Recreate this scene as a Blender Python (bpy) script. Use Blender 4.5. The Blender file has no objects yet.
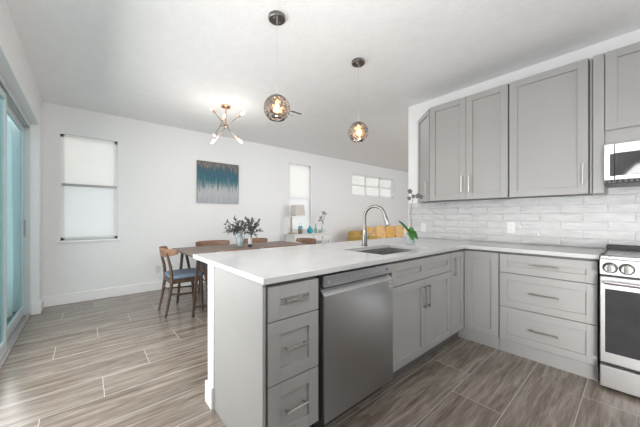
import bpy, bmesh, math, random
from math import radians as R, sin, cos, pi
from mathutils import Vector, Matrix
random.seed(7)
S = bpy.context.scene
COL = S.collection

# ------------------------------------------------------------------ camera, world, light, exposure
cd = bpy.data.cameras.new('camera'); cam = bpy.data.objects.new('camera', cd); COL.objects.link(cam)
cam.location = (0, 0, 1.185); cam.rotation_euler = (R(90), 0, R(49.262 - 90))
cd.sensor_width = 36; cd.lens = 273.22 * 36 / 640; cd.shift_y = 0.00555; cd.clip_start = 0.05
S.camera = cam
S.view_settings.view_transform = 'Standard'; S.view_settings.look = 'None'
S.view_settings.gamma = 1; S.view_settings.use_curve_mapping = False
S.view_settings.exposure = 0.0
S.cycles.max_bounces = 10; S.cycles.diffuse_bounces = 6; S.cycles.glossy_bounces = 4
S.cycles.transmission_bounces = 8; S.cycles.transparent_max_bounces = 12
S.cycles.sample_clamp_indirect = 6

w = bpy.data.worlds.new('world'); S.world = w; w.use_nodes = True
bg = w.node_tree.nodes['Background']; bg.inputs[0].default_value = (1.0, 1.0, 1.0, 1); bg.inputs[1].default_value = 2.0

def area(name, loc, target, sx, sy, power, color=(1, 1, 1), spread=180):
    l = bpy.data.lights.new(name, 'AREA'); l.shape = 'RECTANGLE'; l.size = sx; l.size_y = sy
    l.energy = power; l.color = color; l.spread = R(spread)
    o = bpy.data.objects.new(name, l); COL.objects.link(o); o.location = loc
    o.rotation_euler = (Vector(target) - Vector(loc)).to_track_quat('-Z', 'Y').to_euler()
    return o
# daylight: sliding door on the left, then added fill lamps
area('slider_daylight', (-0.29, 2.45, 1.12), (2.2, 2.45, 0.45), 2.5, 1.7, 53, (1.0, 0.98, 0.965))
area('side_daylight', (-0.34, -1.1, 0.62), (2.8, 0.12, 0.62), 1.8, 0.9, 23, (1.0, 0.998, 0.99), 48)
area('rear_fill', (0.8, -2.4, 1.5), (1.6, 3, 2.2), 2.4, 1.8, 14, (1.0, 0.998, 0.99))  # added fill for cabinets and ceiling; the rear wall has no window
area('living_fill', (6.4, -2.2, 1.5), (5.2, 5, 2.9), 3.5, 2.0, 150, (0.98, 0.99, 1.0))  # added lamp hidden behind the kitchen wall, brightens far wall and ceiling
area('left_wall_fill', (2.7, -1.6, 2.35), (-0.4, 2.4, 2.3), 1.2, 0.4, 17, (1, 0.995, 0.99))  # added lamp out of view, lifts the left wall and dining side
# added fill lamps: one aimed up at the ceiling, one down over dining
area('ceiling_fill', (0.35, 0.1, 1.65), (0.8, 1.2, 2.7), 0.8, 0.8, 30, (1, 0.998, 0.995))
area('dining_fill', (3.9, 3.1, 2.66), (3.9, 3.1, 0), 3.0, 1.6, 14, (1, 0.995, 0.99))

# ------------------------------------------------------------------ materials
def new_mat(name):
    m = bpy.data.materials.new(name); m.use_nodes = True
    nt = m.node_tree; b = nt.nodes['Principled BSDF']
    return m, nt, b
def N(nt, t, **k):
    n = nt.nodes.new(t)
    for a, v in k.items(): setattr(n, a, v)
    return n
def math_n(nt, op, a, b=None, c=None):
    n = nt.nodes.new('ShaderNodeMath'); n.operation = op
    for i, v in enumerate((a, b, c)):
        if v is None: continue
        if isinstance(v, (int, float)): n.inputs[i].default_value = v
        else: nt.links.new(v, n.inputs[i])
    return n.outputs[0]
def ramp(nt, fac, stops):
    n = nt.nodes.new('ShaderNodeValToRGB'); e = n.color_ramp.elements
    while len(e) > 1: e.remove(e[-1])
    e[0].position = stops[0][0]; e[0].color = (*stops[0][1], 1)
    for p_, c_ in stops[1:]:
        x = e.new(p_); x.color = (*c_, 1)
    nt.links.new(fac, n.inputs[0]); return n.outputs[0]
def mat(name, col, rough=0.5, metal=0.0, noise=0.04, scale=12, bump=0.0, bscale=60, stretch=(1, 1, 1), coat=0.0, **kw):
    m, nt, b = new_mat(name)
    tc = N(nt, 'ShaderNodeTexCoord'); mp = N(nt, 'ShaderNodeMapping'); mp.inputs['Scale'].default_value = stretch
    nt.links.new(tc.outputs['Object'], mp.inputs[0])
    nz = N(nt, 'ShaderNodeTexNoise'); nz.inputs['Scale'].default_value = scale; nz.inputs['Detail'].default_value = 5
    nt.links.new(mp.outputs[0], nz.inputs['Vector'])
    lo = tuple(max(0, c * (1 - noise)) for c in col); hi = tuple(min(1, c * (1 + noise)) for c in col)
    nt.links.new(ramp(nt, nz.outputs[0], [(0.3, lo), (0.7, hi)]), b.inputs['Base Color'])
    b.inputs['Roughness'].default_value = rough; b.inputs['Metallic'].default_value = metal
    b.inputs['Coat Weight'].default_value = coat
    if bump:
        n2 = N(nt, 'ShaderNodeTexNoise'); n2.inputs['Scale'].default_value = bscale; n2.inputs['Detail'].default_value = 3
        nt.links.new(mp.outputs[0], n2.inputs['Vector'])
        bp = N(nt, 'ShaderNodeBump'); bp.inputs['Strength'].default_value = bump; bp.inputs['Distance'].default_value = 0.004
        nt.links.new(n2.outputs[0], bp.inputs['Height']); nt.links.new(bp.outputs[0], b.inputs['Normal'])
    for k_, v_ in kw.items(): b.inputs[k_.replace('_', ' ')].default_value = v_
    return m

M = {}
M['wall'] = mat('white_wall_paint', (0.78, 0.785, 0.79), 0.6, noise=0.01, bump=0.08, bscale=120)
M['ceiling'] = mat('textured_ceiling_paint', (0.86, 0.86, 0.865), 0.8, noise=0.02, bump=0.55, bscale=55)
M['trim'] = mat('white_trim_paint', (0.84, 0.84, 0.84), 0.35, noise=0.01)
M['cab'] = mat('grey_cabinet_lacquer', (0.335, 0.330, 0.322), 0.38, noise=0.02, scale=4)
M['cab_in'] = mat('shade_darkened_carcass', (0.12, 0.12, 0.118), 0.5, noise=0.02)  # carcass darkened so the seams between fronts read as shade
M['dark'] = mat('black_shadow_gap', (0.02, 0.02, 0.02), 0.7)
M['steel'] = mat('brushed_stainless_steel', (0.50, 0.50, 0.50), 0.27, 1.0, noise=0.05, scale=6, stretch=(1, 1, 60), bump=0.0)
M['dwsteel'] = mat('dark_stainless_steel', (0.40, 0.405, 0.415), 0.28, 1.0, noise=0.02, scale=3, stretch=(30, 30, 1))
M['bright_steel'] = mat('bright_stainless_steel', (0.72, 0.72, 0.72), 0.38, 1.0, noise=0.03, scale=6, stretch=(1, 1, 50))
M['nickel'] = mat('brushed_nickel', (0.48, 0.47, 0.455), 0.30, 1.0, noise=0.03)
M['faucet'] = mat('satin_stainless_faucet', (0.27, 0.265, 0.255), 0.24, 1.0, noise=0.02)
M['chrome'] = mat('chrome', (0.85, 0.85, 0.86), 0.12, 1.0, noise=0.01)
M['bronze'] = mat('dark_nickel_canopy', (0.22, 0.21, 0.20), 0.35, 1.0)
M['gold'] = mat('brushed_copper_gold', (0.80, 0.50, 0.30), 0.25, 1.0)
M['rod'] = mat('dark_antique_brass', (0.30, 0.25, 0.20), 0.35, 1.0)
M['black_glass'] = mat('black_oven_glass', (0.035, 0.035, 0.037), 0.06, 0.0, noise=0.1, coat=0.5)
M['black'] = mat('black_plastic', (0.03, 0.03, 0.03), 0.4)
M['greyplastic'] = mat('grey_plastic', (0.35, 0.35, 0.35), 0.4)
M['whiteplastic'] = mat('white_plastic', (0.66, 0.66, 0.65), 0.3, noise=0.005)
M['white_lacquer'] = mat('white_furniture_lacquer', (0.74, 0.74, 0.73), 0.4, noise=0.02)
M['seat'] = mat('blue_grey_seat_fabric', (0.15, 0.19, 0.25), 0.9, noise=0.18, scale=90, bump=0.4, bscale=300)
M['mustard'] = mat('mustard_fabric', (0.66, 0.40, 0.13), 0.9, noise=0.15, scale=25, bump=0.5, bscale=60)
M['tan'] = mat('tan_fabric', (0.70, 0.47, 0.22), 0.9, noise=0.18, scale=20, bump=0.5, bscale=50)
M['mustard_deep'] = mat('ochre_sofa_fabric', (0.52, 0.34, 0.10), 0.9, noise=0.12, scale=25, bump=0.4, bscale=80)
M['shade'] = mat('linen_lamp_shade', (0.62, 0.58, 0.54), 0.8, noise=0.06, scale=120)
M['brass'] = mat('aged_brass', (0.33, 0.24, 0.12), 0.3, 1.0)
M['teal'] = mat('teal_glazed_glass', (0.0, 0.33, 0.42), 0.1, noise=0.1, coat=0.6)
M['greenglass'] = mat('pale_green_glass', (0.32, 0.50, 0.42), 0.08, noise=0.1, Alpha=0.75)
M['clearglass'] = mat('pale_clear_glass', (0.66, 0.72, 0.70), 0.08, noise=0.05, Alpha=0.5)
M['orchidpot'] = mat('pale_blue_glass_pot', (0.50, 0.58, 0.60), 0.12, noise=0.08, Alpha=0.85)
M['soil'] = mat('bark_potting_mix', (0.10, 0.07, 0.045), 0.95, noise=0.4, scale=70, bump=1, bscale=90)
M['leaf'] = mat('glossy_green_leaf', (0.045, 0.17, 0.025), 0.3, noise=0.35, scale=25)
M['leaf_dark'] = mat('dark_green_leaf', (0.02, 0.055, 0.025), 0.35, noise=0.3, scale=30)
M['stem'] = mat('grey_green_stem', (0.20, 0.19, 0.16), 0.6, noise=0.2)
M['petal'] = mat('pale_grey_petal', (0.17, 0.155, 0.16), 0.6, noise=0.3, scale=60)
M['olive'] = mat('dusky_eucalyptus_leaf', (0.12, 0.13, 0.125), 0.7, noise=0.5, scale=40)
M['twig'] = mat('brown_twig', (0.10, 0.075, 0.06), 0.8, noise=0.2)
M['concrete'] = mat('patio_concrete', (0.55, 0.58, 0.58), 0.9, noise=0.1, scale=8)
M['icon'] = mat('light_grey_print', (0.55, 0.55, 0.55), 0.5)
M['backdrop'] = mat('pale_teal_view_backdrop', (0.74, 0.84, 0.86), 0.9, noise=0.12, scale=6, stretch=(3, 3, 0.4))
M['slider_frame'] = mat('pale_grey_aluminium_frame', (0.56, 0.62, 0.63), 0.4, noise=0.02)
M['vaseblue'] = mat('pale_blue_reactive_glaze', (0.46, 0.54, 0.57), 0.2, noise=0.3, scale=18, stretch=(1, 1, 0.5), coat=0.4)

def counter_mat():
    m, nt, b = new_mat('white_quartz')
    tc = N(nt, 'ShaderNodeTexCoord')
    nz = N(nt, 'ShaderNodeTexNoise'); nz.inputs['Scale'].default_value = 2.2; nz.inputs['Detail'].default_value = 8; nz.inputs['Distortion'].default_value = 1.2
    nt.links.new(tc.outputs['Object'], nz.inputs['Vector'])
    nt.links.new(ramp(nt, nz.outputs[0], [(0.3, (0.46, 0.465, 0.47)), (0.5, (0.50, 0.50, 0.50)), (0.7, (0.52, 0.52, 0.515))]), b.inputs['Base Color'])
    b.inputs['Roughness'].default_value = 0.14; b.inputs['IOR'].default_value = 1.5
    return m
M['quartz'] = counter_mat()

def floor_mat():
    m, nt, b = new_mat('wood_look_plank_tile')
    g = N(nt, 'ShaderNodeNewGeometry'); sp = N(nt, 'ShaderNodeSeparateXYZ'); nt.links.new(g.outputs['Position'], sp.inputs[0])
    X, Y = sp.outputs[0], sp.outputs[1]
    W_, L_, sh = 0.2935, 1.2, 0.3
    yr = math_n(nt, 'DIVIDE', math_n(nt, 'SUBTRACT', Y, 2.29), W_)
    row = math_n(nt, 'FLOOR', yr)
    fy = math_n(nt, 'SUBTRACT', yr, row)
    xr = math_n(nt, 'DIVIDE', math_n(nt, 'SUBTRACT', math_n(nt, 'SUBTRACT', X, 0.10), math_n(nt, 'MULTIPLY', row, sh)), L_)
    cl = math_n(nt, 'FLOOR', xr); fx = math_n(nt, 'SUBTRACT', xr, cl)
    ey = math_n(nt, 'MULTIPLY', math_n(nt, 'MINIMUM', fy, math_n(nt, 'SUBTRACT', 1.0, fy)), W_)
    ex = math_n(nt, 'MULTIPLY', math_n(nt, 'MINIMUM', fx, math_n(nt, 'SUBTRACT', 1.0, fx)), L_)
    grout = math_n(nt, 'LESS_THAN', math_n(nt, 'MINIMUM', ey, ex), 0.0022)
    cv = N(nt, 'ShaderNodeCombineXYZ'); nt.links.new(row, cv.inputs[0]); nt.links.new(cl, cv.inputs[1])
    wn = N(nt, 'ShaderNodeTexWhiteNoise'); wn.noise_dimensions = '3D'; nt.links.new(cv.outputs[0], wn.inputs['Vector'])
    # grain coordinates, offset for each plank
    off = math_n(nt, 'MULTIPLY', wn.outputs['Value'], 37.0)
    gv = N(nt, 'ShaderNodeCombineXYZ')
    nt.links.new(math_n(nt, 'ADD', math_n(nt, 'MULTIPLY', X, 2.2), off), gv.inputs[0])
    nt.links.new(math_n(nt, 'MULTIPLY', Y, 27.0), gv.inputs[1]); nt.links.new(off, gv.inputs[2])
    n1 = N(nt, 'ShaderNodeTexNoise'); n1.inputs['Scale'].default_value = 1.0; n1.inputs['Detail'].default_value = 8; n1.inputs['Roughness'].default_value = 0.62; n1.inputs['Distortion'].default_value = 0.6
    nt.links.new(gv.outputs[0], n1.inputs['Vector'])
    gv2 = N(nt, 'ShaderNodeCombineXYZ')
    nt.links.new(math_n(nt, 'MULTIPLY', X, 9.0), gv2.inputs[0]); nt.links.new(math_n(nt, 'MULTIPLY', Y, 130.0), gv2.inputs[1]); nt.links.new(off, gv2.inputs[2])
    n2 = N(nt, 'ShaderNodeTexNoise'); n2.inputs['Scale'].default_value = 1.0; n2.inputs['Detail'].default_value = 3
    nt.links.new(gv2.outputs[0], n2.inputs['Vector'])
    f = math_n(nt, 'ADD', math_n(nt, 'MULTIPLY', n1.outputs[0], 0.72), math_n(nt, 'MULTIPLY', n2.outputs[0], 0.28))
    f = math_n(nt, 'ADD', f, math_n(nt, 'MULTIPLY', math_n(nt, 'SUBTRACT', wn.outputs['Value'], 0.5), 0.07))
    c = ramp(nt, f, [(0.30, (0.085, 0.064, 0.049)), (0.44, (0.168, 0.136, 0.11)), (0.55, (0.255, 0.217, 0.184)), (0.70, (0.38, 0.34, 0.30))])
    mx = N(nt, 'ShaderNodeMix'); mx.data_type = 'RGBA'; nt.links.new(grout, mx.inputs[0])
    nt.links.new(c, mx.inputs[6]); mx.inputs[7].default_value = (0.46, 0.43, 0.39, 1)
    nt.links.new(mx.outputs[2], b.inputs['Base Color'])
    nt.links.new(math_n(nt, 'ADD', 0.14, math_n(nt, 'MULTIPLY', n2.outputs[0], 0.16)), b.inputs['Roughness'])
    h = math_n(nt, 'SUBTRACT', math_n(nt, 'MULTIPLY', n2.outputs[0], 0.4), grout)
    bp = N(nt, 'ShaderNodeBump'); bp.inputs['Strength'].default_value = 0.35; bp.inputs['Distance'].default_value = 0.001
    nt.links.new(h, bp.inputs['Height']); nt.links.new(bp.outputs[0], b.inputs['Normal'])
    return m
M['floor'] = floor_mat()

def tile_mat():
    m, nt, b = new_mat('glossy_white_handmade_tile')
    g = N(nt, 'ShaderNodeNewGeometry'); sp = N(nt, 'ShaderNodeSeparateXYZ'); nt.links.new(g.outputs['Position'], sp.inputs[0])
    Y, Z = sp.outputs[1], sp.outputs[2]
    zr = math_n(nt, 'DIVIDE', math_n(nt, 'SUBTRACT', Z, 0.914), 0.077); row = math_n(nt, 'FLOOR', zr); fz = math_n(nt, 'SUBTRACT', zr, row)
    par = math_n(nt, 'MODULO', math_n(nt, 'ADD', row, 20.0), 2.0)
    yr = math_n(nt, 'DIVIDE', math_n(nt, 'ADD', math_n(nt, 'SUBTRACT', Y, 0.163), math_n(nt, 'MULTIPLY', par, 0.154)), 0.308)
    cl = math_n(nt, 'FLOOR', yr); fy = math_n(nt, 'SUBTRACT', yr, cl)
    ez = math_n(nt, 'MULTIPLY', math_n(nt, 'MINIMUM', fz, math_n(nt, 'SUBTRACT', 1.0, fz)), 0.077)
    ey = math_n(nt, 'MULTIPLY', math_n(nt, 'MINIMUM', fy, math_n(nt, 'SUBTRACT', 1.0, fy)), 0.308)
    e = math_n(nt, 'MINIMUM', ez, ey); grout = math_n(nt, 'LESS_THAN', e, 0.0016)
    cv = N(nt, 'ShaderNodeCombineXYZ'); nt.links.new(row, cv.inputs[0]); nt.links.new(cl, cv.inputs[1])
    wn = N(nt, 'ShaderNodeTexWhiteNoise'); nt.links.new(cv.outputs[0], wn.inputs['Vector'])
    gv = N(nt, 'ShaderNodeCombineXYZ'); nt.links.new(math_n(nt, 'MULTIPLY', wn.outputs['Value'], 31.0), gv.inputs[0])
    nt.links.new(math_n(nt, 'MULTIPLY', Y, 9.0), gv.inputs[1]); nt.links.new(math_n(nt, 'MULTIPLY', Z, 26.0), gv.inputs[2])
    n1 = N(nt, 'ShaderNodeTexNoise'); n1.inputs['Scale'].default_value = 1.0; n1.inputs['Detail'].default_value = 2; nt.links.new(gv.outputs[0], n1.inputs['Vector'])
    c = ramp(nt, n1.outputs[0], [(0.3, (0.49, 0.495, 0.50)), (0.7, (0.57, 0.57, 0.57))])
    mx = N(nt, 'ShaderNodeMix'); mx.data_type = 'RGBA'; nt.links.new(grout, mx.inputs[0]); nt.links.new(c, mx.inputs[6]); mx.inputs[7].default_value = (0.40, 0.40, 0.40, 1)
    nt.links.new(mx.outputs[2], b.inputs['Base Color'])
    nt.links.new(math_n(nt, 'ADD', 0.07, math_n(nt, 'MULTIPLY', grout, 0.6)), b.inputs['Roughness'])
    edge = math_n(nt, 'MINIMUM', math_n(nt, 'DIVIDE', e, 0.007), 1.0)
    h = math_n(nt, 'ADD', math_n(nt, 'MULTIPLY', n1.outputs[0], 6.0), edge)
    bp = N(nt, 'ShaderNodeBump'); bp.inputs['Strength'].default_value = 0.8; bp.inputs['Distance'].default_value = 0.0035
    nt.links.new(h, bp.inputs['Height']); nt.links.new(bp.outputs[0], b.inputs['Normal'])
    return m
M['tile'] = tile_mat()

def wood_mat(name, a, b_, c_, axis=0):
    m, nt, b = new_mat(name)
    tc = N(nt, 'ShaderNodeTexCoord'); mp = N(nt, 'ShaderNodeMapping')
    sc = [22, 22, 22]; sc[axis] = 2.0; mp.inputs['Scale'].default_value = sc
    nt.links.new(tc.outputs['Object'], mp.inputs[0])
    nz = N(nt, 'ShaderNodeTexNoise'); nz.inputs['Scale'].default_value = 1; nz.inputs['Detail'].default_value = 6; nz.inputs['Distortion'].default_value = 0.5
    nt.links.new(mp.outputs[0], nz.inputs['Vector'])
    nt.links.new(ramp(nt, nz.outputs[0], [(0.3, a), (0.5, b_), (0.7, c_)]), b.inputs['Base Color'])
    b.inputs['Roughness'].default_value = 0.42
    return m
M['walnut_top'] = wood_mat('walnut_tabletop', (0.13, 0.085, 0.063), (0.18, 0.12, 0.09), (0.23, 0.16, 0.125), 0)
M['walnut'] = wood_mat('walnut_frame', (0.045, 0.028, 0.020), (0.075, 0.046, 0.032), (0.11, 0.068, 0.047), 2)
M['chair_wood'] = wood_mat('brown_bent_plywood', (0.17, 0.085, 0.05), (0.23, 0.125, 0.075), (0.30, 0.17, 0.105), 1)

def art_mat():
    m, nt, b = new_mat('teal_drip_painting')
    g = N(nt, 'ShaderNodeNewGeometry'); sp = N(nt, 'ShaderNodeSeparateXYZ'); nt.links.new(g.outputs['Position'], sp.inputs[0])
    X, Z = sp.outputs[0], sp.outputs[2]
    v = math_n(nt, 'DIVIDE', math_n(nt, 'SUBTRACT', Z, 1.44), 0.75)
    cv = N(nt, 'ShaderNodeCombineXYZ'); nt.links.new(math_n(nt, 'MULTIPLY', X, 26.0), cv.inputs[0]); nt.links.new(math_n(nt, 'MULTIPLY', Z, 2.2), cv.inputs[1])
    n1 = N(nt, 'ShaderNodeTexNoise'); n1.inputs['Scale'].default_value = 1; n1.inputs['Detail'].default_value = 5; n1.inputs['Roughness'].default_value = 0.7; nt.links.new(cv.outputs[0], n1.inputs['Vector'])
    n2 = N(nt, 'ShaderNodeTexNoise'); n2.inputs['Scale'].default_value = 38; n2.inputs['Detail'].default_value = 4; nt.links.new(g.outputs['Position'], n2.inputs['Vector'])
    f = math_n(nt, 'ADD', v, math_n(nt, 'MULTIPLY', math_n(nt, 'SUBTRACT', n1.outputs[0], 0.5), 0.85))
    f = math_n(nt, 'ADD', f, math_n(nt, 'MULTIPLY', math_n(nt, 'SUBTRACT', n2.outputs[0], 0.5), 0.14))
    c = ramp(nt, f, [(0.0, (0.36, 0.38, 0.41)), (0.18, (0.42, 0.44, 0.47)), (0.32, (0.44, 0.45, 0.45)), (0.43, (0.20, 0.27, 0.30)), (0.54, (0.045, 0.145, 0.175)),
                     (0.70, (0.035, 0.12, 0.17)), (0.80, (0.05, 0.12, 0.16)), (0.87, (0.10, 0.11, 0.12)), (0.93, (0.26, 0.23, 0.21)), (1.0, (0.10, 0.09, 0.09))])
    nt.links.new(c, b.inputs['Base Color']); b.inputs['Roughness'].default_value = 0.7
    return m
M['art'] = art_mat()

def floral_mat():
    m, nt, b = new_mat('floral_print_fabric')
    tc = N(nt, 'ShaderNodeTexCoord'); vo = N(nt, 'ShaderNodeTexVoronoi'); vo.inputs['Scale'].default_value = 13
    nt.links.new(tc.outputs['Object'], vo.inputs['Vector'])
    nt.links.new(ramp(nt, vo.outputs['Distance'], [(0.0, (0.35, 0.05, 0.04)), (0.14, (0.75, 0.30, 0.08)), (0.3, (0.78, 0.55, 0.25)), (0.42, (0.80, 0.75, 0.66))]), b.inputs['Base Color'])
    b.inputs['Roughness'].default_value = 0.9
    return m
M['floral'] = floral_mat()

def glass_mat(name, tint, refl=0.12, extra=None):
    m = bpy.data.materials.new(name); m.use_nodes = True; nt = m.node_tree; nt.nodes.clear()
    out = N(nt, 'ShaderNodeOutputMaterial'); tr = N(nt, 'ShaderNodeBsdfTransparent'); tr.inputs[0].default_value = (*tint, 1)
    gl = N(nt, 'ShaderNodeBsdfGlossy'); gl.inputs[1].default_value = 0.03
    mx = N(nt, 'ShaderNodeMixShader'); mx.inputs[0].default_value = refl
    nt.links.new(tr.outputs[0], mx.inputs[1]); nt.links.new(gl.outputs[0], mx.inputs[2]); nt.links.new(mx.outputs[0], out.inputs[0])
    return m
M['pane'] = glass_mat('window_glass', (0.96, 0.97, 0.97), 0.06)
M['teal_pane'] = glass_mat('teal_tinted_glass', (0.84, 0.94, 0.95), 0.10)

def globe_mat():
    m = bpy.data.materials.new('smoky_iridescent_glow_tinted_glass'); m.use_nodes = True; nt = m.node_tree; nt.nodes.clear()
    out = N(nt, 'ShaderNodeOutputMaterial')
    tc = N(nt, 'ShaderNodeTexCoord')
    vo = N(nt, 'ShaderNodeTexVoronoi'); vo.inputs['Scale'].default_value = 34; vo.feature = 'SMOOTH_F1'; nt.links.new(tc.outputs['Object'], vo.inputs['Vector'])
    nz = N(nt, 'ShaderNodeTexNoise'); nz.inputs['Scale'].default_value = 16; nt.links.new(tc.outputs['Object'], nz.inputs['Vector'])
    bp = N(nt, 'ShaderNodeBump'); bp.inputs['Strength'].default_value = 1.0; bp.inputs['Distance'].default_value = 0.03; nt.links.new(vo.outputs[0], bp.inputs['Height'])
    col = ramp(nt, nz.outputs[0], [(0.36, (0.44, 0.48, 0.48)), (0.5, (0.80, 0.66, 0.60)), (0.64, (0.95, 0.74, 0.58))])  # peach stops put the bulb's amber glow into the glass colour
    rf = N(nt, 'ShaderNodeBsdfRefraction'); rf.inputs['Roughness'].default_value = 0.2; rf.inputs['IOR'].default_value = 1.3
    nt.links.new(col, rf.inputs['Color']); nt.links.new(bp.outputs[0], rf.inputs['Normal'])
    gl = N(nt, 'ShaderNodeBsdfGlossy'); gl.inputs['Roughness'].default_value = 0.06; nt.links.new(bp.outputs[0], gl.inputs['Normal']); gl.inputs[0].default_value = (0.55, 0.62, 0.62, 1)
    tr = N(nt, 'ShaderNodeBsdfTransparent'); nt.links.new(col, tr.inputs[0])
    lw = N(nt, 'ShaderNodeLayerWeight'); lw.inputs[0].default_value = 0.35; nt.links.new(bp.outputs[0], lw.inputs[1])
    m1 = N(nt, 'ShaderNodeMixShader'); m1.inputs[0].default_value = 0.75; nt.links.new(tr.outputs[0], m1.inputs[1]); nt.links.new(rf.outputs[0], m1.inputs[2])
    m2 = N(nt, 'ShaderNodeMixShader'); nt.links.new(math_n(nt, 'MULTIPLY', lw.outputs['Facing'], 0.75), m2.inputs[0]); nt.links.new(m1.outputs[0], m2.inputs[1]); nt.links.new(gl.outputs[0], m2.inputs[2])
    nt.links.new(m2.outputs[0], out.inputs[0])
    return m
M['globe'] = globe_mat()

def emis(name, col, s):
    m, nt, b = new_mat(name)
    nz = N(nt, 'ShaderNodeTexNoise'); nz.inputs['Scale'].default_value = 8
    b.inputs['Base Color'].default_value = (*col, 1); b.inputs['Emission Color'].default_value = (*col, 1); b.inputs['Emission Strength'].default_value = s
    return m
M['bulb'] = emis('warm_glowing_bulb', (1.0, 0.50, 0.19), 8)
M['bulb_soft'] = emis('warm_white_candle_bulb', (1.0, 0.86, 0.66), 3.2)

def blind_mat(name, col, lines):
    m = bpy.data.materials.new(name); m.use_nodes = True; nt = m.node_tree; nt.nodes.clear()
    out = N(nt, 'ShaderNodeOutputMaterial'); df = N(nt, 'ShaderNodeBsdfDiffuse'); tl = N(nt, 'ShaderNodeBsdfTranslucent')
    nz = N(nt, 'ShaderNodeTexNoise'); nz.inputs['Scale'].default_value = 200
    g = N(nt, 'ShaderNodeNewGeometry'); sp = N(nt, 'ShaderNodeSeparateXYZ'); nt.links.new(g.outputs['Position'], sp.inputs[0])
    w_ = math_n(nt, 'FRACT', math_n(nt, 'MULTIPLY', sp.outputs[2], 1 / 0.05))
    c = ramp(nt, w_, [(0.0, tuple(x * (1 - lines) for x in col)), (0.12, col), (1.0, col)])
    nt.links.new(c, df.inputs[0]); nt.links.new(c, tl.inputs[0])
    mx = N(nt, 'ShaderNodeMixShader'); mx.inputs[0].default_value = 0.55
    nt.links.new(df.outputs[0], mx.inputs[1]); nt.links.new(tl.outputs[0], mx.inputs[2]); nt.links.new(mx.outputs[0], out.inputs[0])
    return m
M['blind_warm'] = blind_mat('white_roller_shade', (0.90, 0.895, 0.88), 0.0)
M['backdrop'] = blind_mat('pale_teal_view_backdrop', (0.80, 0.88, 0.89), 0.0)
M['blind_cool'] = blind_mat('white_slatted_blind', (0.87, 0.875, 0.88), 0.08)

# ------------------------------------------------------------------ mesh helpers
OFF = {}
def add_box(bm, x0, x1, y0, y1, z0, z1, bev=0.0, seg=1):
    vs = [bm.verts.new((x, y, z)) for x in (min(x0, x1), max(x0, x1)) for y in (min(y0, y1), max(y0, y1)) for z in (min(z0, z1), max(z0, z1))]
    fs = [bm.faces.new([vs[i] for i in q]) for q in ((0, 1, 3, 2), (4, 6, 7, 5), (0, 4, 5, 1), (2, 3, 7, 6), (0, 2, 6, 4), (1, 5, 7, 3))]
    if bev:
        es = list({e for f in fs for e in f.edges})
        bmesh.ops.bevel(bm, geom=es, offset=bev, segments=seg, profile=0.5, affect='EDGES')
def frame_basis(d):
    d = d.normalized(); a = Vector((0, 0, 1)) if abs(d.z) < 0.9 else Vector((1, 0, 0))
    u = d.cross(a).normalized(); return u, d.cross(u).normalized()
def add_cone(bm, p0, p1, r0, r1, seg=14, caps=True):
    p0, p1 = Vector(p0), Vector(p1); u, v = frame_basis(p1 - p0)
    a = [bm.verts.new(p0 + (u * cos(2 * pi * i / seg) + v * sin(2 * pi * i / seg)) * r0) for i in range(seg)]
    b = [bm.verts.new(p1 + (u * cos(2 * pi * i / seg) + v * sin(2 * pi * i / seg)) * r1) for i in range(seg)]
    for i in range(seg): bm.faces.new((a[i], a[(i + 1) % seg], b[(i + 1) % seg], b[i]))
    if caps: bm.faces.new(a[::-1]); bm.faces.new(b)
def add_tube(bm, pts, r, seg=10):
    pts = [Vector(p) for p in pts]; n = len(pts)
    rr = r if isinstance(r, (list, tuple)) else [r] * n
    t = (pts[1] - pts[0]).normalized(); u, v = frame_basis(t); rings = []
    for i, p in enumerate(pts):
        t2 = (pts[min(i + 1, n - 1)] - pts[max(i - 1, 0)]).normalized()
        q = t.rotation_difference(t2); u = q @ u; v = q @ v; t = t2
        rings.append([bm.verts.new(p + (u * cos(2 * pi * k / seg) + v * sin(2 * pi * k / seg)) * rr[i]) for k in range(seg)])
    for a, b in zip(rings, rings[1:]):
        for k in range(seg): bm.faces.new((a[k], a[(k + 1) % seg], b[(k + 1) % seg], b[k]))
    bm.faces.new(rings[0][::-1]); bm.faces.new(rings[-1])
def add_lathe(bm, prof, c, seg=24, axis=None):
    c = Vector(c); rings = []
    for r, z in prof:
        rings.append([bm.verts.new(c + Vector((max(r, 1e-5) * cos(2 * pi * k / seg), max(r, 1e-5) * sin(2 * pi * k / seg), z))) for k in range(seg)])
    for a, b in zip(rings, rings[1:]):
        for k in range(seg): bm.faces.new((a[k], a[(k + 1) % seg], b[(k + 1) % seg], b[k]))
    bm.faces.new(rings[0][::-1]); bm.faces.new(rings[-1])
def add_prism(bm, pts, vec):
    vec = Vector(vec); a = [bm.verts.new(p) for p in pts]; b = [bm.verts.new(Vector(p) + vec) for p in pts]; n = len(a)
    bm.faces.new(a[::-1]); bm.faces.new(b)
    for i in range(n): bm.faces.new((a[i], a[(i + 1) % n], b[(i + 1) % n], b[i]))
def add_beam(bm, p0, p1, w0, d0, w1=None, d1=None, side=(0, 1, 0)):
    """tapering rectangular bar from p0 to p1; w is measured along `side`."""
    p0, p1 = Vector(p0), Vector(p1); w1 = w0 if w1 is None else w1; d1 = d0 if d1 is None else d1
    t = (p1 - p0).normalized(); s = Vector(side); s = (s - t * s.dot(t)).normalized(); q = t.cross(s)
    a = [bm.verts.new(p0 + s * x * w0 / 2 + q * y * d0 / 2) for x, y in ((-1, -1), (1, -1), (1, 1), (-1, 1))]
    b = [bm.verts.new(p1 + s * x * w1 / 2 + q * y * d1 / 2) for x, y in ((-1, -1), (1, -1), (1, 1), (-1, 1))]
    bm.faces.new(a[::-1]); bm.faces.new(b)
    for i in range(4): bm.faces.new((a[i], a[(i + 1) % 4], b[(i + 1) % 4], b[i]))
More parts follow.
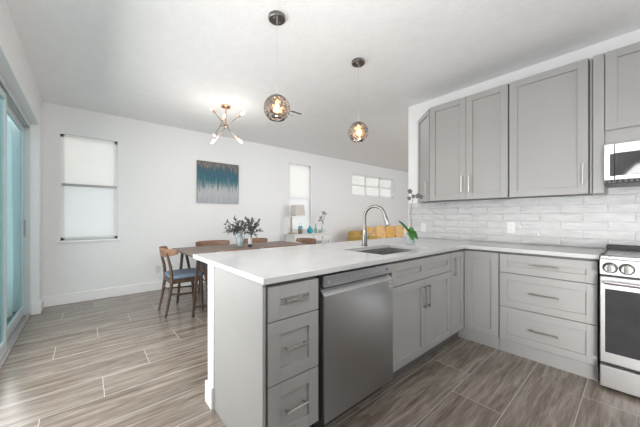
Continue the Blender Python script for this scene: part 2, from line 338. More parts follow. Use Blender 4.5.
def add_grid_slab(bm, xs, ys, filled, z0, z1):
    V = {}
    def v(i, j, k):
        if (i, j, k) not in V: V[i, j, k] = bm.verts.new((xs[i], ys[j], (z0, z1)[k]))
        return V[i, j, k]
    nx, ny = len(xs) - 1, len(ys) - 1
    f = lambda i, j: 0 <= i < nx and 0 <= j < ny and filled(i, j)
    for i in range(nx):
        for j in range(ny):
            if not f(i, j): continue
            bm.faces.new((v(i, j, 1), v(i + 1, j, 1), v(i + 1, j + 1, 1), v(i, j + 1, 1)))
            bm.faces.new((v(i, j, 0), v(i, j + 1, 0), v(i + 1, j + 1, 0), v(i + 1, j, 0)))
            if not f(i - 1, j): bm.faces.new((v(i, j, 0), v(i, j, 1), v(i, j + 1, 1), v(i, j + 1, 0)))
            if not f(i + 1, j): bm.faces.new((v(i + 1, j, 0), v(i + 1, j + 1, 0), v(i + 1, j + 1, 1), v(i + 1, j, 1)))
            if not f(i, j - 1): bm.faces.new((v(i, j, 0), v(i + 1, j, 0), v(i + 1, j, 1), v(i, j, 1)))
            if not f(i, j + 1): bm.faces.new((v(i, j + 1, 0), v(i, j + 1, 1), v(i + 1, j + 1, 1), v(i + 1, j + 1, 0)))
def add_blob(bm, c, rx, ry, rz, rot=None, e=1.0, seg=20, rings=12, wob=0.0):
    """superellipsoid; e<1 is pillow-boxy"""
    c = Vector(c); rot = rot or Matrix.Identity(3); sg = lambda x, p: math.copysign(abs(x) ** p, x); rows = []
    ph = random.random() * 6
    for i in range(1, rings):
        a = -pi / 2 + pi * i / rings; row = []
        for k in range(seg):
            b = 2 * pi * k / seg
            p = Vector((rx * sg(cos(a), e) * sg(cos(b), e), ry * sg(cos(a), e) * sg(sin(b), e), rz * sg(sin(a), e)))
            p *= 1 + wob * sin(3 * b + ph) * cos(a) + wob * sin(5 * a + ph * 2) * 0.6
            row.append(bm.verts.new(c + rot @ p))
        rows.append(row)
    lo = bm.verts.new(c + rot @ Vector((0, 0, -rz))); hi = bm.verts.new(c + rot @ Vector((0, 0, rz)))
    for a, b in zip(rows, rows[1:]):
        for k in range(seg): bm.faces.new((a[k], a[(k + 1) % seg], b[(k + 1) % seg], b[k]))
    for k in range(seg):
        bm.faces.new((lo, rows[0][(k + 1) % seg], rows[0][k])); bm.faces.new((hi, rows[-1][k], rows[-1][(k + 1) % seg]))
def add_leaf(bm, p, d, up, L, Wd, droop=0.3, n=6, fold=0.25):
    p, d, up = Vector(p), Vector(d).normalized(), Vector(up).normalized()
    s = d.cross(up).normalized(); up = s.cross(d); prev = None
    for i in range(n + 1):
        t = i / n; c = p + d * L * t - up * 0 + Vector((0, 0, -droop * L * t * t))
        wv = Wd * sin(pi * min(0.97, 0.06 + t * 0.92)) ** 0.8 / 2
        row = [bm.verts.new(c - s * wv + up * wv * fold), bm.verts.new(c), bm.verts.new(c + s * wv + up * wv * fold)]
        if prev:
            bm.faces.new((prev[0], prev[1], row[1], row[0])); bm.faces.new((prev[1], prev[2], row[2], row[1]))
        prev = row
def obj(name, bm, m, parent=None, smooth=False, bevel=0, seg=2, thick=0, label=None):
    bmesh.ops.recalc_face_normals(bm, faces=bm.faces)
    off = OFF.get(parent.name, Vector()) if parent is not None else Vector()
    if off.length: bmesh.ops.translate(bm, verts=bm.verts, vec=-off)
    me = bpy.data.meshes.new(name); bm.to_mesh(me); bm.free()
    me.materials.append(m if not isinstance(m, str) else M[m])
    if smooth:
        for p_ in me.polygons: p_.use_smooth = True
    o = bpy.data.objects.new(name, me); COL.objects.link(o)
    if parent is not None: o.parent = parent; OFF[o.name] = off
    if thick:
        sm = o.modifiers.new('thickness', 'SOLIDIFY'); sm.thickness = thick; sm.offset = 0
    if bevel:
        bv = o.modifiers.new('bevel', 'BEVEL'); bv.width = bevel; bv.segments = seg; bv.limit_method = 'ANGLE'; bv.angle_limit = R(40)
    if smooth == 'auto':
        me.set_sharp_from_angle(angle=R(38))
    if label: o['label'] = label
    return o
def thing(name, label, cat, loc=(0, 0, 0), group=None, local=False):
    o = bpy.data.objects.new(name, None); COL.objects.link(o); o.empty_display_size = 0.1
    o.location = loc; o['label'] = label; o['category'] = cat
    if group: o['group'] = group
    OFF[o.name] = Vector() if local else Vector(loc)
    return o
def tag(o, label, cat, group=None, kind=None):
    o['label'] = label; o['category'] = cat
    if group: o['group'] = group
    if kind: o['kind'] = kind
    return o
def recentre(o):
    """put a single-mesh thing's origin at its base"""
    me = o.data; xs = [v.co for v in me.vertices]
    c = Vector(((min(v.x for v in xs) + max(v.x for v in xs)) / 2, (min(v.y for v in xs) + max(v.y for v in xs)) / 2, min(v.z for v in xs)))
    me.transform(Matrix.Translation(-c)); o.location = c; return o
def struct(name, bm, m, parent=None, **k):
    o = obj(name, bm, m, parent, **k)
    if parent is None: o['kind'] = 'structure'
    return o
def copy_tree(o, parent=None):
    c = o.copy(); COL.objects.link(c)
    if parent is not None: c.parent = parent
    for ch in list(o.children): copy_tree(ch, c)
    return c
def box(name, m, x0, x1, y0, y1, z0, z1, parent=None, bev=0.0, st=False, **k):
    bm = bmesh.new(); add_box(bm, x0, x1, y0, y1, z0, z1, bev, 2 if bev > 0.004 else 1)
    return struct(name, bm, m, parent, **k) if st else obj(name, bm, m, parent, **k)

# ------------------------------------------------------------------ room shell
H = 2.70; YD = 5.089; XW = 3.385; XL = -0.421; XR = 9.2; YB = -2.6
box('floor', 'floor', -0.75, XR + 0.1, YB - 0.1, YD + 0.1, -0.08, 0, st=True)
box('ceiling', 'ceiling', -0.75, XR + 0.1, YB - 0.1, YD + 0.1, H, H + 0.08, st=True)
# dining wall with three window openings
wins = {1: (-0.25, 0.375, 0.865, 2.32), 2: (3.47, 4.10, 0.865, 2.40), 3: (5.54, 7.51, 1.79, 2.385)}
xs = [-0.75, wins[1][0], wins[1][1], wins[2][0], wins[2][1], wins[3][0], wins[3][1], XR + 0.1]
bm = bmesh.new()
for i in range(7):
    a, b = xs[i], xs[i + 1]
    if i % 2 == 0: add_box(bm, a, b, YD, YD + 0.14, 0, H)
    else:
        wn = wins[(i + 1) // 2]; add_box(bm, a, b, YD, YD + 0.14, 0, wn[2]); add_box(bm, a, b, YD, YD + 0.14, wn[3], H)
bmesh.ops.remove_doubles(bm, verts=bm.verts, dist=0.0001)
struct('wall_dining', bm, 'wall')
# left wall, opening for the sliding door Y -1.2 .. 4.8
bm = bmesh.new()
add_box(bm, XL - 0.16, XL, 4.80, YD, 0, H); add_box(bm, XL - 0.16, XL, 1.18, 4.80, 2.31, H); add_box(bm, XL - 0.16, XL, YB, 1.18, 0, H)
struct('wall_left', bm, 'wall')
# kitchen wall, ends at y 2.062
box('wall_kitchen', 'wall', XW, XW + 0.13, YB, 2.062, 0, H, st=True, bev=0.003)
box('wall_rear', 'wall', -0.75, XR, YB - 0.1, YB, 0, H, st=True)
box('wall_living', 'wall', XR, XR + 0.1, YB, YD, 0, H, st=True)
box('wall_peninsula', 'wall', 0.60, XW - 0.001, 1.702, 1.802, 0, 0.883, st=True)
# baseboards
bm = bmesh.new(); add_box(bm, XL, XR, YD - 0.016, YD, 0, 0.14, 0.004); struct('baseboard_dining', bm, 'trim')
bm = bmesh.new(); add_box(bm, XL, XL + 0.015, 4.7845, YD - 0.016, 0, 0.14, 0.003); add_box(bm, XL - 0.070, XL + 0.015, 4.770, 4.7845, 0, 0.14, 0.003); struct('baseboard_left', bm, 'trim')
bm = bmesh.new(); add_box(bm, 0.586, 0.60, 1.700, 1.816, 0, 0.135, 0.003); add_box(bm, 0.60, XW, 1.802, 1.816, 0, 0.135, 0.003); struct('baseboard_peninsula', bm, 'trim')
bm = bmesh.new(); add_box(bm, XW - 0.0, XW + 0.145, 2.062, 2.076, 0, 0.135, 0.003); add_box(bm, XW + 0.13, XW + 0.145, YB, 2.062, 0, 0.135); struct('baseboard_kitchen', bm, 'trim')
# tiled backsplash
bm = bmesh.new(); add_box(bm, XW - 0.009, XW, 0.172, 2.045, 0.9145, 1.372); add_box(bm, XW - 0.009, XW, -0.62, 0.172, 0.9145, 1.46)
struct('trim_1', bm, 'tile', label='glossy white tile backsplash')

# windows
def window(n, rail=None, vbars=0, label='', sill=True):
    x0, x1, z0, z1 = wins[n]; y = YD + 0.055; t = 0.035
    bm = bmesh.new()
    add_box(bm, x0, x0 + t, y, y + 0.05, z0, z1); add_box(bm, x1 - t, x1, y, y + 0.05, z0, z1)
    add_box(bm, x0, x1, y, y + 0.05, z0, z0 + t); add_box(bm, x0, x1, y, y + 0.05, z1 - t, z1)
    if rail: add_box(bm, x0, x1, y - 0.02, y + 0.05, rail - 0.02, rail + 0.02, 0.003)
    for k in range(vbars):
        xx = x0 + (x1 - x0) * (k + 1) / (vbars + 1); add_box(bm, xx - 0.02, xx + 0.02, y, y + 0.05, z0, z1)
    f = struct('window_%d' % n, bm, 'trim', label=label)
    g = bmesh.new(); add_box(g, x0 + 0.02, x1 - 0.02, y + 0.02, y + 0.026, z0 + 0.02, z1 - 0.02); obj('pane', g, 'pane', f)
    return f, x0, x1, y, z0, z1
f, x0, x1, y, z0, z1 = window(1, 1.63, label='tall double hung window left of the painting')
box('window_sill', 'trim', x0 - 0.03, x1 + 0.03, YD - 0.03, YD + 0.06, z0 - 0.03, z0, f, 0.004)
box('sash_rail', 'greyplastic', x0 + 0.01, x1 - 0.01, y - 0.028, y - 0.0205, 1.612, 1.646, f)
box('roller_shade', 'blind_warm', x0 + 0.024, x1 - 0.024, y - 0.014, y - 0.010, 1.648, z1 - 0.018, f, label='translucent white roller shade over the upper sash')
box('blind', 'blind_cool', x0 + 0.024, x1 - 0.024, y - 0.012, y - 0.008, z0 + 0.022, 1.608, f, label='cool white slatted blind over the lower sash')
f, x0, x1, y, z0, z1 = window(2, 1.63, label='narrow tall window behind the table lamp')
box('window_sill', 'trim', x0 - 0.03, x1 + 0.03, YD - 0.03, YD + 0.06, z0 - 0.03, z0, f, 0.004)
box('roller_shade', 'blind_warm', x0 + 0.024, x1 - 0.024, y - 0.014, y - 0.010, 1.648, z1 - 0.018, f)
box('blind', 'blind_cool', x0 + 0.024, x1 - 0.024, y - 0.012, y - 0.008, z0 + 0.022, 1.608, f)
f, x0, x1, y, z0, z1 = window(3, 2.09, 2, label='wide high transom window above the sofa')
bm = bmesh.new(); add_box(bm, x0 + 0.01, x1 - 0.01, y + 0.054, y + 0.058, z0 + 0.01, z1 - 0.01); obj('roller_shade', bm, 'blind_warm', f)

# sliding glass door
d = bpy.data.objects.new('door_1', None); COL.objects.link(d); d['kind'] = 'structure'; d['label'] = 'sliding glass patio door in the left wall'; d.location = (-0.56, 1.8, 0); OFF['door_1'] = Vector(d.location)
bm = bmesh.new()
add_box(bm, -0.58, -0.50, 4.755, 4.80, 0, 2.31, 0.003); add_box(bm, -0.58, -0.50, 1.18, 4.755, 2.265, 2.31, 0.003); add_box(bm, -0.58, -0.50, 1.18, 1.225, 0, 2.31)
obj('door_frame', bm, 'slider_frame', d)
bm = bmesh.new(); add_box(bm, -0.60, -0.495, 1.18, 4.755, 0.0, 0.018); add_box(bm, -0.515, -0.507, 1.18, 4.755, 0.018, 0.035); add_box(bm, -0.548, -0.542, 1.18, 4.755, 0.018, 0.03); add_box(bm, -0.508, -0.500, 1.18, 4.755, 2.25, 2.266)
obj('track', bm, 'greyplastic', d, label='dark metal floor and head tracks')
for k in range(3):
    a = 4.755 - (k + 1) * 1.19; b_ = a + 1.22; xp = -0.528 if k % 2 else -0.562
    bm = bmesh.new(); w_ = 0.065
    add_box(bm, xp - 0.014, xp + 0.014, a, a + w_, 0.03, 2.265, 0.003); add_box(bm, xp - 0.014, xp + 0.014, b_ - w_, b_, 0.03, 2.265, 0.003)
    add_box(bm, xp - 0.013, xp + 0.013, a, b_, 0.03, 0.13, 0.003); add_box(bm, xp - 0.013, xp + 0.013, a, b_, 2.19, 2.265, 0.003)
    p = obj('door_panel', bm, 'slider_frame', d)
    bm = bmesh.new(); add_box(bm, xp - 0.003, xp + 0.003, a + w_, b_ - w_, 0.13, 2.19); obj('pane', bm, 'teal_pane', p)
    if k == 0: box('door_pull', 'greyplastic', xp + 0.014, xp + 0.03, b_ - 0.045, b_ - 0.02, 0.95, 1.15, p, 0.004)
box('trim_2', 'trim', XL - 0.085, XL, 4.785, 4.80, 0.0, 2.31, st=True, label='white jamb lining beside the sliding door')
# patio outside
box('ground', 'concrete', -7, -0.75, -6, 9, -0.14, -0.05, st=True)
# added backdrop sheet standing in for the hazy teal view outside
def backdrop(y0, y1):
    bm = bmesh.new(); n = 160; pv = None
    for i in range(n + 1):
        t = i / n; yy = y0 + (y1 - y0) * t; xx = -0.72 + 0.03 * sin(t * 90) + 0.02 * sin(t * 37)
        row = [bm.verts.new((xx + 0.02 * sin(z * 1.7 + t * 9) * (2.3 - z) / 2.3, yy, z)) for z in (0.03, 0.6, 1.2, 1.8, 2.4)]
        if pv:
            for a, b, c, e in zip(pv, pv[1:], row[1:], row): bm.faces.new((a, b, c, e))
        pv = row
    return bm
recentre(tag(obj('teal_backdrop', backdrop(1.2, 6.4), 'backdrop', smooth=True, thick=0.004), 'added pale teal backdrop for the hazy view through the sliding glass door', 'backdrop'))
bpy.data.objects['teal_backdrop'].location.z = -0.05

# ------------------------------------------------------------------ cabinets
class Face:
    """maps (u along the face, v up, w outward) to the world"""
    def __init__(s, o, U, Nn): s.o, s.U, s.N = Vector(o), Vector(U).normalized(), Vector(Nn).normalized()
    def p(s, u, v, w): return s.o + s.U * u + Vector((0, 0, v)) + s.N * w
    def apply(s, bm):
        for v in bm.verts: v.co = s.p(*v.co)   # local coordinates are stored as (u, v, w)
        return bm
def fbox(bm, u0, u1, v0, v1, w0, w1, bev=0.0): add_box(bm, u0, u1, v0, v1, w0, w1, bev)
def shaker(face, u0, u1, v0, v1, fw=0.058, panels=1, t=0.019, rec=0.0125):
    bm = bmesh.new(); b = 0.0013
    fbox(bm, u0, u0 + fw, v0, v1, 0, t, b); fbox(bm, u1 - fw, u1, v0, v1, 0, t, b)
    fbox(bm, u0 + fw, u1 - fw, v0, v0 + fw, 0, t - 0.0002, b); fbox(bm, u0 + fw, u1 - fw, v1 - fw, v1, 0, t - 0.0002, b)
    if panels == 2:
        m_ = (u0 + u1) / 2; fbox(bm, m_ - fw, m_ + fw, v0 + fw, v1 - fw, 0, t - 0.0002, b)
    fbox(bm, u0 + fw - 0.004, u1 - fw + 0.004, v0 + fw - 0.004, v1 - fw + 0.004, 0, t - rec)
    return face.apply(bm)
def pull(face, u0, v0, u1, v1, t=0.019, m=None):
    """square bar pull between two posts"""
    bm = bmesh.new(); s = 0.005; o_ = 0.032
    if abs(u1 - u0) > abs(v1 - v0):
        fbox(bm, u0, u1, v0 - s, v0 + s, t + o_ - 0.009, t + o_, 0.0015)
        for uu in (u0 + 0.012, u1 - 0.012): fbox(bm, uu - s, uu + s, v0 - s, v0 + s, t, t + o_ - 0.004)
    else:
        fbox(bm, u0 - s, u0 + s, v0, v1, t + o_ - 0.009, t + o_, 0.0015)
        for vv in (v0 + 0.012, v1 - 0.012): fbox(bm, u0 - s, u0 + s, vv - s, vv + s, t, t + o_ - 0.004)
    return face.apply(bm)
def front(kind, face, u0, u1, v0, v1, parent, handle=None, panels=1, fw=0.058, rec=0.0125):
    d_ = obj(kind, shaker(face, u0, u1, v0, v1, fw, panels, rec=rec), 'cab', parent)
    if handle: obj('handle', pull(face, *handle), 'nickel', d_)
    return d_
PF = Face((0, 1.114, 0), (1, 0, 0), (0, -1, 0))       # peninsula front, u = world x
RF = Face((2.804, 0, 0), (0, 1, 0), (-1, 0, 0))        # right run front, u = world y
UF = Face((3.054, 0, 0), (0, 1, 0), (-1, 0, 0))        # wall cabinets front
ZT = 0.862; ZB = 0.113; Z1, Z2 = 0.6965, 0.4015; G = 0.0055

# peninsula: end drawer cabinet
t = thing('drawer_cabinet', 'narrow grey three drawer cabinet at the open end of the peninsula', 'cabinet', (0.78, 1.4, 0))
bm = bmesh.new(); add_box(bm, 0.622, 0.936, 1.114, 1.698, 0.105, 0.882); add_box(bm, 0.622, 0.936, 1.17, 1.698, 0, 0.105); obj('body', bm, 'cab_in', t)
box('end_panel', 'cab', 0.606, 0.622, 1.100, 1.700, 0, 0.883, t, 0.001)
for (a, b_, hz) in ((Z1 + G, ZT, 0.787), (Z2 + G, Z1, 0.560), (ZB, Z2, 0.265)):
    front('drawer', PF, 0.632, 0.933, a, b_, t, (0.715, hz, 0.845, hz), fw=0.064, rec=0.013)
# sink cabinet
t = thing('sink_cabinet', 'grey two door cabinet with false drawer front below the sink', 'cabinet', (2.03, 1.4, 0))
bm = bmesh.new(); add_box(bm, 1.572, 2.498, 1.114, 1.16, 0.105, 0.882); add_box(bm, 1.572, 1.588, 1.16, 1.698, 0.105, 0.882); add_box(bm, 2.482, 2.498, 1.16, 1.698, 0.105, 0.882)
add_box(bm, 1.588, 2.482, 1.16, 1.698, 0.105, 0.125); add_box(bm, 1.572, 2.498, 1.165, 1.18, 0, 0.105); obj('body', bm, 'cab_in', t)
front('drawer_front', PF, 1.590, 2.494, Z1 + G, ZT, t, panels=2)
front('door', PF, 1.590, 2.0405, ZB, Z1, t, (2.012, 0.475, 2.012, 0.650))
front('door', PF, 2.0435, 2.494, ZB, Z1, t, (2.072, 0.475, 2.072, 0.650))
# corner cabinet with two doors meeting in the inside corner
t = thing('corner_cabinet', 'grey corner cabinet where peninsula meets the stove wall', 'cabinet', (3.0, 1.4, 0))
bm = bmesh.new()
add_box(bm, 2.501, 3.375, 1.114, 1.698, 0.105, 0.882); add_box(bm, 2.804, 3.375, 0.802, 1.114, 0.105, 0.882)
add_box(bm, 2.501, 2.812, 1.165, 1.18, 0, 0.105); add_box(bm, 2.812, 2.825, 0.802, 1.165, 0, 0.105); obj('body', bm, 'cab_in', t)
front('door', PF, 2.510, 2.782, ZB, ZT, t, (2.545, 0.650, 2.545, 0.815), fw=0.055)
front('door', RF, 0.806, 1.092, ZB, ZT, t)
# right run drawers
t = thing('drawer_cabinet', 'wide grey three drawer cabinet beside the range', 'cabinet', (3.1, 0.49, 0))
bm = bmesh.new(); add_box(bm, 2.804, 3.375, 0.184, 0.799, 0.105, 0.882); add_box(bm, 2.812, 3.375, 0.184, 0.799, 0, 0.105); obj('body', bm, 'cab_in', t)
for (a, b_, hz) in ((Z1 + G, ZT, 0.787), (Z2 + G, Z1, 0.552), (ZB, Z2, 0.252)):
    front('drawer', RF, 0.186, 0.796, a, b_, t, (0.394, hz, 0.576, hz))
# grey kick board of the right run is part of each cabinet; the visible board
obj('toe_kick', (lambda b: (add_box(b, 2.806, 2.812, 0.184, 0.799, 0.0, 0.108), b)[1])(bmesh.new()), 'cab', t)
t = bpy.data.objects['corner_cabinet']
obj('toe_kick', (lambda b: (add_box(b, 2.806, 2.812, 0.802, 1.16, 0.0, 0.108), b)[1])(bmesh.new()), 'cab', t)

# wall cabinets
UZ0, UZ1 = 1.372, 2.452
def wall_cab(label, y0, y1, doors):
    t = thing('wall_cabinet', label, 'cabinet', (3.2, (y0 + y1) / 2, UZ0))
    bm = bmesh.new(); add_box(bm, 3.054, XW - 0.001, y0, y1, UZ0 + 0.004, UZ1); obj('body', bm, 'cab_in', t)
    for (a, b_, h) in doors: front('door', UF, a, b_, UZ0, UZ1, t, (h, 1.445, h, 1.622) if h else None, fw=0.062)
    return t
wall_cab('grey two door wall cabinet second from the open left end', 0.797, 1.574, [(1.177, 1.572, 1.212), (0.800, 1.174, 1.136)])
wall_cab('grey single wide door wall cabinet beside the microwave', 0.252, 0.792, [(0.256, 0.788, 0.284)])
t = thing('wall_cabinet', 'grey angled end wall cabinet at the open left end', 'cabinet', (3.25, 1.68, UZ0))
bm = bmesh.new(); add_prism(bm, [(3.062, 1.576, UZ0 + 0.004), (XW - 0.001, 1.576, UZ0 + 0.004), (XW - 0.001, 1.88, UZ0 + 0.004), (3.345, 1.88, UZ0 + 0.004)], (0, 0, UZ1 - UZ0 - 0.004)); obj('body', bm, 'cab_in', t)
DU = Vector((3.345 - 3.062, 1.88 - 1.576, 0)); DL = DU.length
DF = Face((3.062, 1.576, 0), DU, (-DU.y, DU.x, 0))
front('door', DF, 0.004, DL - 0.002, UZ0, UZ1, t, (0.05, 1.455, 0.05, 1.62), fw=0.055)
box('cabinet_filler', 'cab', 3.0362, XW - 0.001, 0.1662, 0.2275, UZ0, UZ1, bev=0.001)
o = bpy.data.objects['cabinet_filler']; recentre(tag(o, 'tall grey filler strip between wall cabinet and microwave', 'cabinet panel'))
box('cabinet_filler', 'cab', 3.060, XW - 0.001, 0.2325, 0.2480, UZ0 + 0.004, UZ1)
o = bpy.data.objects['cabinet_filler.001']; recentre(tag(o, 'thin recessed grey strip against the single door wall cabinet', 'cabinet panel'))
t = thing('wall_cabinet', 'short grey wall cabinet above the microwave', 'cabinet', (3.2, -0.22, 1.735))
bm = bmesh.new(); add_box(bm, 3.054, XW - 0.001, -0.60, 0.165, 1.735, UZ1); obj('body', bm, 'cab', t)
front('door', UF, -0.216, 0.160, 1.850, UZ1, t, fw=0.062); front('door', UF, -0.596, -0.219, 1.850, UZ1, t, fw=0.062)
# microwave
t = thing('microwave', 'white and steel over-range microwave with dark window', 'microwave', (3.2, -0.22, 1.43))
bm = bmesh.new(); add_box(bm, 3.02, XW - 0.012, -0.598, 0.164, 1.44, 1.733, 0.002); obj('body', bm, 'greyplastic', t)
bm = bmesh.new(); add_box(bm, 2.985, 3.02, -0.42, 0.110, 1.462, 1.731, 0.003); dr = obj('door', bm, 'bright_steel', t)
bm = bmesh.new(); add_box(bm, 2.980, 2.9852, -0.38, 0.109, 1.492, 1.660, 0.001); obj('window', bm, 'black_glass', dr)
bm = bmesh.new(); add_box(bm, 2.985, 3.02, 0.1135, 0.164, 1.462, 1.731, 0.002); obj('fascia', bm, 'bright_steel', t)
box('keypad_panel', 'black', 2.984, 3.02, -0.598, -0.423, 1.462, 1.731, t, 0.002)
bm = bmesh.new(); add_box(bm, 2.979, 2.985, 0.112, 0.134, 1.49, 1.655, 0.001); obj('trim_strip', bm, 'black', t)
bm = bmesh.new(); add_box(bm, 2.99, XW - 0.02, -0.598, 0.164, 1.432, 1.4405, 0.001)
for k in range(26): add_box(bm, 2.988, 3.01, 0.145 - k * 0.028, 0.158 - k * 0.028, 1.443, 1.460)
obj('vent_grille', bm, 'black', t)

# countertop, L shaped with a sink cut-out
xs = [0.597, 1.622, 2.285, 2.763, 3.374]; ys = [0.174, 1.075, 1.185, 1.612, 2.058, 2.115]
def fl(i, j):
    if j == 0: return i == 3
    if i == 1 and j == 2: return False
    return True
bm = bmesh.new(); add_grid_slab(bm, xs, ys, fl, 0.8835, 0.914)
o = obj('countertop', bm, 'quartz', bevel=0.0025); recentre(tag(o, 'white quartz L-shaped countertop over the grey base cabinets', 'countertop'))
# sink
bm = bmesh.new(); sx0, sx1, sy0, sy1, sz = 1.612, 2.295, 1.175, 1.622, 0.67
def ring(z, i, rr=0.0): return [bm.verts.new((x, y, z)) for x, y in ((sx0 + i, sy0 + i), (sx1 - i, sy0 + i), (sx1 - i, sy1 - i), (sx0 + i, sy1 - i))]
R_ = [ring(0.8825, -0.012), ring(0.8825, 0.010), ring(sz + 0.02, 0.014), ring(sz, 0.035)]
for a, b_ in zip(R_, R_[1:]):
    for k in range(4): bm.faces.new((a[k], a[(k + 1) % 4], b_[(k + 1) % 4], b_[k]))
bm.faces.new(R_[-1])
t = thing('sink', 'undermount stainless steel sink set in the peninsula countertop', 'sink', (1.95, 1.4, 0.67))
obj('basin', bm, 'steel', t, thick=0.0015)
bm = bmesh.new(); add_lathe(bm, [(0.0, 0.0), (0.045, 0.0), (0.045, 0.004), (0.03, 0.005), (0.0, 0.003)], (1.95, 1.45, sz + 0.001)); obj('drain', bm, 'chrome', t, smooth='auto')
# faucet
t = thing('faucet', 'brushed nickel gooseneck faucet behind the sink', 'faucet', (1.985, 1.665, 0.914))
fx, fy = 1.985, 1.665
bm = bmesh.new(); add_lathe(bm, [(0.0, 0), (0.030, 0), (0.030, 0.006), (0.025, 0.010), (0.0235, 0.10), (0.022, 0.14), (0.014, 0.17)], (fx, fy, 0.914)); obj('base', bm, 'faucet', t, smooth='auto')
dirv = Vector((0.25, -0.97, 0)).normalized(); arc = []
arc.append(Vector((fx, fy, 1.05))); arc.append(Vector((fx, fy, 1.13)))
rad = 0.099
for k in range(0, 15):
    a = pi - k * (pi * 0.93) / 14
    arc.append(Vector((fx, fy, 1.185)) + dirv * (rad + rad * cos(a)) + Vector((0, 0, rad * sin(a))))
end = arc[-1]; tdir = (arc[-1] - arc[-2]).normalized()
bm = bmesh.new(); add_tube(bm, arc, [0.0165] + [0.0145] * (len(arc) - 1), 16); obj('spout', bm, 'faucet', t, smooth='auto')
bm = bmesh.new(); add_cone(bm, end - tdir * 0.004, end + tdir * 0.05, 0.0155, 0.0185, 18); add_cone(bm, end + tdir * 0.05, end + tdir * 0.098, 0.0185, 0.0175, 18)
sh = obj('spray_head', bm, 'faucet', t, smooth='auto')
bm = bmesh.new(); add_cone(bm, end + tdir * 0.098, end + tdir * 0.102, 0.015, 0.015, 18); obj('nozzle', bm, 'black', sh)
bm = bmesh.new(); hd = Vector((0.55, -0.45, 0.60)).normalized(); hb = Vector((fx, fy, 0.985))
add_cone(bm, hb, hb + hd * 0.045, 0.015, 0.0135, 14); add_tube(bm, [hb + hd * 0.04, hb + hd * 0.08, hb + hd * 0.115 + Vector((0, 0, 0.004))], [0.008, 0.007, 0.0065], 10)
obj('lever', bm, 'faucet', t, smooth='auto')

# dishwasher
t = thing('dishwasher', 'dark stainless steel dishwasher between the narrow drawers and sink cabinet', 'dishwasher', (1.25, 1.4, 0))
box('body', 'black', 0.944, 1.566, 1.10, 1.69, 0.10, 0.876, t)
box('toe_panel', 'black', 0.950, 1.560, 1.155, 1.17, 0.0, 0.10, t)
bm = bmesh.new(); yf = 1.066
add_prism(bm, [(0.949, 1.10, 0.098), (0.949, yf + 0.002, 0.098), (0.949, yf, 0.101), (0.949, yf, 0.766), (0.949, yf + 0.003, 0.770), (0.949, 1.0985, 0.796), (0.949, 1.10, 0.796)], (0.612, 0, 0))
dr = obj('door', bm, 'dwsteel', t)
bm = bmesh.new(); add_box(bm, 0.949, 1.561, 1.0995, 1.1005, 0.79, 0.816); obj('pocket_shade', bm, 'black', dr)  # black strip paints the shadow line inside the pocket
bm = bmesh.new(); add_prism(bm, [(0.951, yf + 0.001, 0.7695), (0.951, yf + 0.003, 0.7715), (0.951, 1.0975, 0.7985), (0.951, 1.0985, 0.7965)], (0.608, 0, 0)); obj('highlight_lip', bm, 'bright_steel', dr, label='slanted lip of the pocket handle, its highlight set in paler steel')  # lip coloured with brighter steel to carry its highlight
bm = bmesh.new(); add_box(bm, 0.949, 1.561, yf, 1.10, 0.815, 0.874, 0.002); cp = obj('control_panel', bm, 'dwsteel', t)
for k in range(7): box('control_mark', 'icon', 1.10 + k * 0.045, 1.118 + k * 0.045, yf - 0.0006, yf + 0.001, 0.843, 0.846, cp)
bm = bmesh.new(); add_cone(bm, (1.492, yf + 0.001, 0.846), (1.492, yf - 0.001, 0.846), 0.008, 0.008, 16); obj('power_button', bm, 'black', cp)
bm = bmesh.new()
for k in range(14):
    a0, a1 = 2 * pi * k / 16, 2 * pi * (k + 1) / 16
    add_beam(bm, (0.985 + 0.008 * cos(a0), yf - 0.0004, 0.841 + 0.008 * sin(a0)), (0.985 + 0.008 * cos(a1), yf - 0.0004, 0.841 + 0.008 * sin(a1)), 0.001, 0.0018)
add_box(bm, 0.983, 0.9845, yf - 0.001, yf, 0.837, 0.846); add_box(bm, 0.983, 0.989, yf - 0.001, yf, 0.836, 0.8375)
obj('maker_mark', bm, 'icon', cp)
bm = bmesh.new(); add_box(bm, 1.520, 1.545, yf - 0.0006, yf + 0.001, 0.715, 0.760); st = obj('sticker', bm, 'icon', dr)
bm = bmesh.new()
for k in range(16):
    a0, a1 = 2 * pi * k / 16, 2 * pi * (k + 1) / 16
    add_beam(bm, (1.5325 + 0.009 * cos(a0), yf - 0.001, 0.742 + 0.009 * sin(a0)), (1.5325 + 0.009 * cos(a1), yf - 0.001, 0.742 + 0.009 * sin(a1)), 0.001, 0.002)
add_box(bm, 1.529, 1.536, yf - 0.0012, yf, 0.739, 0.745); add_box(bm, 1.523, 1.542, yf - 0.0012, yf, 0.720, 0.724); obj('sticker_print', bm, 'black', st)

# range
t = thing('range', 'stainless steel kitchen range with round knobs and dark oven window', 'stove', (3.03, -0.21, 0))
RX = 2.70; ry0, ry1 = -0.592, 0.169
bm = bmesh.new(); add_box(bm, 2.745, 3.36, ry0, ry1, 0.05, 0.898, 0.002); obj('body', bm, 'black', t)
bm = bmesh.new()
add_box(bm, RX + 0.03, 3.372, ry0 - 0.0, ry1, 0.898, 0.916, 0.003); obj('cooktop_frame', bm, 'bright_steel', t)
bm = bmesh.new(); add_box(bm, RX + 0.075, 3.33, ry0 + 0.025, ry1 - 0.025, 0.916, 0.9185, 0.001); obj('cooktop_glass', bm, 'steel', t)  # pale steel on the glass stands in for reflected wall tiles
bm = bmesh.new(); add_box(bm, 3.30, 3.372, ry0, ry1, 0.916, 0.955, 0.004)
add_box(bm, RX + 0.06, 3.31, ry1 - 0.016, ry1, 0.9162, 0.93, 0.002); add_box(bm, RX + 0.06, 3.31, ry0, ry0 + 0.016, 0.9162, 0.93, 0.002); obj('rear_guard', bm, 'black', t)
